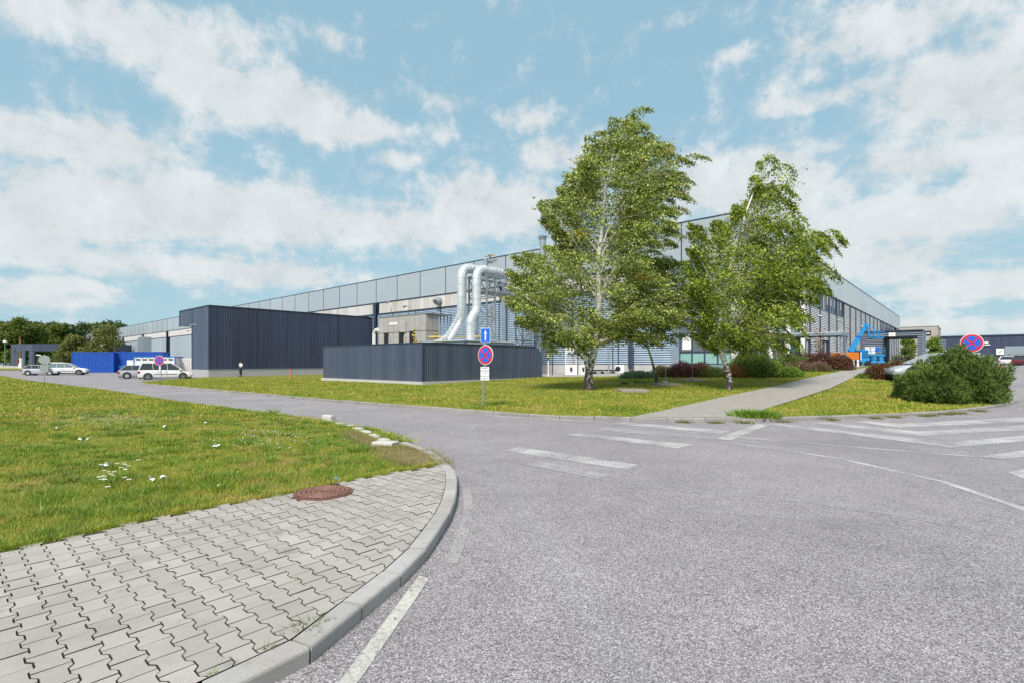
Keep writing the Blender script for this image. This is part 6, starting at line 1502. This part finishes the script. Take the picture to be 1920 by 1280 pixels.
MB().bar((-.28, 0, 0), (-.28, 0, hgt(665, 44)-zz0), .10).build('stake', m_wood, o)
m = MB(); m.tube([(0,0,0), (.03,0,.8), (.0,0,1.6), (.08,0,2.4)], [.03,.025,.02,.01], 6)
rs = random.Random(3)
for i in range(16):
    z = .7+i*.11; a = rs.uniform(0, 6.28); m.tube([(.02,0,z), (.35*math.cos(a), .35*math.sin(a), z+.25)], [.01,.004], 4)
m.build('stem', m_brown, o); r = np.random.default_rng(71); Pt = np.c_[r.normal(.05, .2, 260), r.normal(0, .2, 260), r.uniform(.55, 2.5, 260)]
v, q = leaves_at(Pt, .09, r, 1.3); raw('crown', v, q, m_leafY, o, 'stuff'); Pt = np.c_[r.normal(.0, .35, 260), r.normal(0, .35, 260), r.uniform(1.3, 3.4, 260)]; v, q = leaves_at(Pt, .09, r, 1.3); raw('reddish_crown', v, q, m_leafP, o, 'stuff')
def roundtree(label, loc, Ht, rx, mat, seed, n, lsz, cat='tree', grp=None, name='broadleaf_tree', trunk=.35, zlow=.25, nb=9, mat2=None, tm=None, lean=0.):
    o = thing(name, label, cat, loc, 0, grp); r = np.random.default_rng(seed); rd = random.Random(seed)
    m = MB(); m.tube([(0,0,-.2), (lean*.3,0,Ht*.3), (lean,0,Ht*.86)], [trunk, trunk*.75, trunk*.2], 8); m.build('trunk', tm or m_brown, o)
    bl = []
    for i in range(nb):
        z = Ht*(zlow+(1-zlow)*rd.random()**.8*.88); q_ = math.sqrt(max(.05, 1-((z/Ht-(1+zlow)/2)/((1-zlow)/2+.02))**2)); a = rd.uniform(0, 6.28); k_ = rd.uniform(.15, .75)*rx*q_; bl.append((lean*z/Ht+k_*math.cos(a), k_*math.sin(a), z, rx*rd.uniform(.32, .5)))
    mb = MB()
    for b in bl[:6]: limb(mb, (lean*.3, 0, max(Ht*.2, b[2]*.6)), b[:3], trunk*.3, .03, .05, 3, rd.randint(0, 999))
    mb.build('branches', tm or m_brown, o, kind='stuff')
    bi = r.integers(0, nb, n); d = r.normal(0, 1, (n, 3)); d /= np.linalg.norm(d, axis=1)[:,None]; B = np.array(bl); rad = (r.uniform(.2, 1, n)**.5)[:,None]*B[bi,3:4]+r.normal(0, .12, (n, 1))*rx
    Pt = B[bi,:3]+d*rad*[1,1,.8]; v, q = leaves_at(Pt, lsz, r, 1.2); raw('crown', v, q, mat, o, 'stuff')
    if mat2: k_ = r.random(n) < .3; v, q = leaves_at(Pt[k_]+[0,0,.1], lsz, r, 1.2); raw('light_foliage', v, q, mat2, o, 'stuff')
    return o
# birches by the blue containers
def fbirch(label, px, Y0, pyt, wpx, seed, mat, lean):
    p = P(px, Y0, -.05); Ht = hgt(pyt, Y0)-p.z; return roundtree(label, p, Ht, wpx*Y0/FP/2, mat, seed, 9000, .30, 'tree', 'birches beyond the yard', 'birch_tree', .16, .12, 22, None, m_bark, lean)
fbirch('bushy wind-blown birch rising behind the left blue container', 184, 104, 604, 62, 81, m_leafOl, 1.6)
fbirch('slim leaning birch beside the dark gatehouse', 128, 106, 622, 44, 82, m_leafOl, 1.8)
fbirch('smaller birch between the gatehouse and the bushy one', 152, 110, 644, 50, 83, m_leafOl, 1.2)
# beyond the portal
roundtree('round yellow-green tree seen through the portal opening', P(1704, 120), 7.2, 2.1, m_leafL, 84, 3600, .30, 'tree', 'small trees beyond the portal', trunk=.1, zlow=.1, mat2=m_leafOl)
roundtree('yellow-green tree between the portal and the navy depot', P(1752, 110), 6.6, 1.9, m_leafL, 85, 3400, .28, 'tree', 'small trees beyond the portal', trunk=.1, zlow=.1, mat2=m_leafOl)
roundtree('sprawling green bush low in the portal opening', P(1697, 100), 3.6, 2.2, m_leafG, 86, 2600, .26, 'shrub', None, name='shrub', trunk=.05, zlow=.05)
o = bush('light green leafy shrub right behind the wine-red barberry', 1690, 684, 40, 9, m_leafL, 87, 900, .12, .8, off=.1)
bm_ = MB(); bm_.bar((0,0,.9), (9,0,.9), .06); bm_.bar((0,0,0), (0,0,1.2), .3); o = bm_.build('barrier_arm', m_navyc); o.location = P(1682, 76); tag(o, 'dark lowered barrier arm beyond the portal opening', 'barrier')
# forest: every tree of the front rows on its own, the wood behind as one mass
FK = [('dark dense pine', m_forA), ('mid green oak', m_forB), ('dull green round tree', m_forA), ('bright olive tree', m_forB)]
rf = random.Random(12); xs_ = -60; i = 0; proto = {}
while xs_ < 236:
    Y0 = 205+rf.uniform(-12, 22)+(40 if xs_ > 150 else 0); top = 604+rf.uniform(-6, 6)-(xs_ < 60)*2+(5 if 110 < xs_ < 150 else 0); p = P(xs_, Y0, -.2); Ht = hgt(top, Y0)+.2
    kd = rf.randint(0, 3); kk = kd
    if kk not in proto or len(proto) < 4 and kk not in proto:
        proto[kk] = roundtree('x', (0, 0, 0), 18., 4.6, FK[kk][1], 90+kk, 6500, .62, 'tree', 'x', 'forest_tree', .32, .10, 26, m_forC if kk == 3 else (m_forB if kk == 2 else None)); o = proto[kk]
    else: o = copy_tree(proto[kk])
    o.location = p; o.rotation_euler.z = rf.uniform(0, 6.28); q_ = Ht/18.; o.scale = (q_*rf.uniform(.85, 1.25), q_*rf.uniform(.85, 1.25), q_)
    o['group'] = 'forest trees along the far left edge'; o['category'] = 'tree'
    if xs_ < -6: o['label'] = 'forest tree beyond the left edge of the view'
    else:
        mk = 'above the gatehouse' if 30 < xs_ < 62 else ('left of the gatehouse' if xs_ <= 30 else ('between gatehouse and birches' if xs_ < 120 else ('behind the bushy birch' if xs_ < 195 else 'above the far end of the hall roof')))
        o['label'] = FK[kk][0]+', '+mk+', '+['tallest', 'shorter', 'leaning', 'broader', 'narrower'][i % 5]+' in its row'
    xs_ += rf.uniform(7, 12); i += 1
o = thing('pine_tree', 'bare-trunked reddish pine standing out from the forest over the gatehouse', 'tree', P(37, 190, -.2)); Ht = hgt(598, 190)+.2
MB().tube([(0,0,0), (.2,0,Ht*.5), (-.1,0,Ht*.97)], [.38, .30, .08], 8).build('trunk', M('pine_bark', (.28,.17,.10), .8, var=.2), o)
r = np.random.default_rng(77); cc = np.array([(0,0,Ht*.93),(-1.6,0,Ht*.86),(1.5,.4,Ht*.84),(-.8,0,Ht*.76),(1.2,0,Ht*.72),(0,0,Ht*.99)]); ii = r.integers(0, 6, 2600); Pt = cc[ii]+r.normal(0, 1, (2600, 3))*[1.0,.8,.45]; v, q = leaves_at(Pt, .5, r, 1.2); raw('crown', v, q, m_forB, o, 'stuff')
# understorey and deep wood, one mass
r = np.random.default_rng(78); n = 34000; px_ = r.uniform(-170, 238, n); Y_ = r.uniform(212, 250, n)+(px_ > 150)*40; z = r.random(n)**.9*(hgt(610, 230)-1); Xw = (px_-CX)/FP*Y_; v, q = leaves_at(np.c_[Xw, Y_, z], 1.1, r, 1.1); raw('deep_wood', v, q, m_forA, None, 'stuff')
n = 9000; px_ = r.uniform(-170, 140, n); Y_ = r.uniform(192, 202, n); z = r.random(n)*3.6*(1+.4*np.sin(px_*.2)); v, q = leaves_at(np.c_[(px_-CX)/FP*Y_, Y_, z], .6, r, 1.1); raw('forest_undergrowth', v, q, m_forB, None, 'stuff')
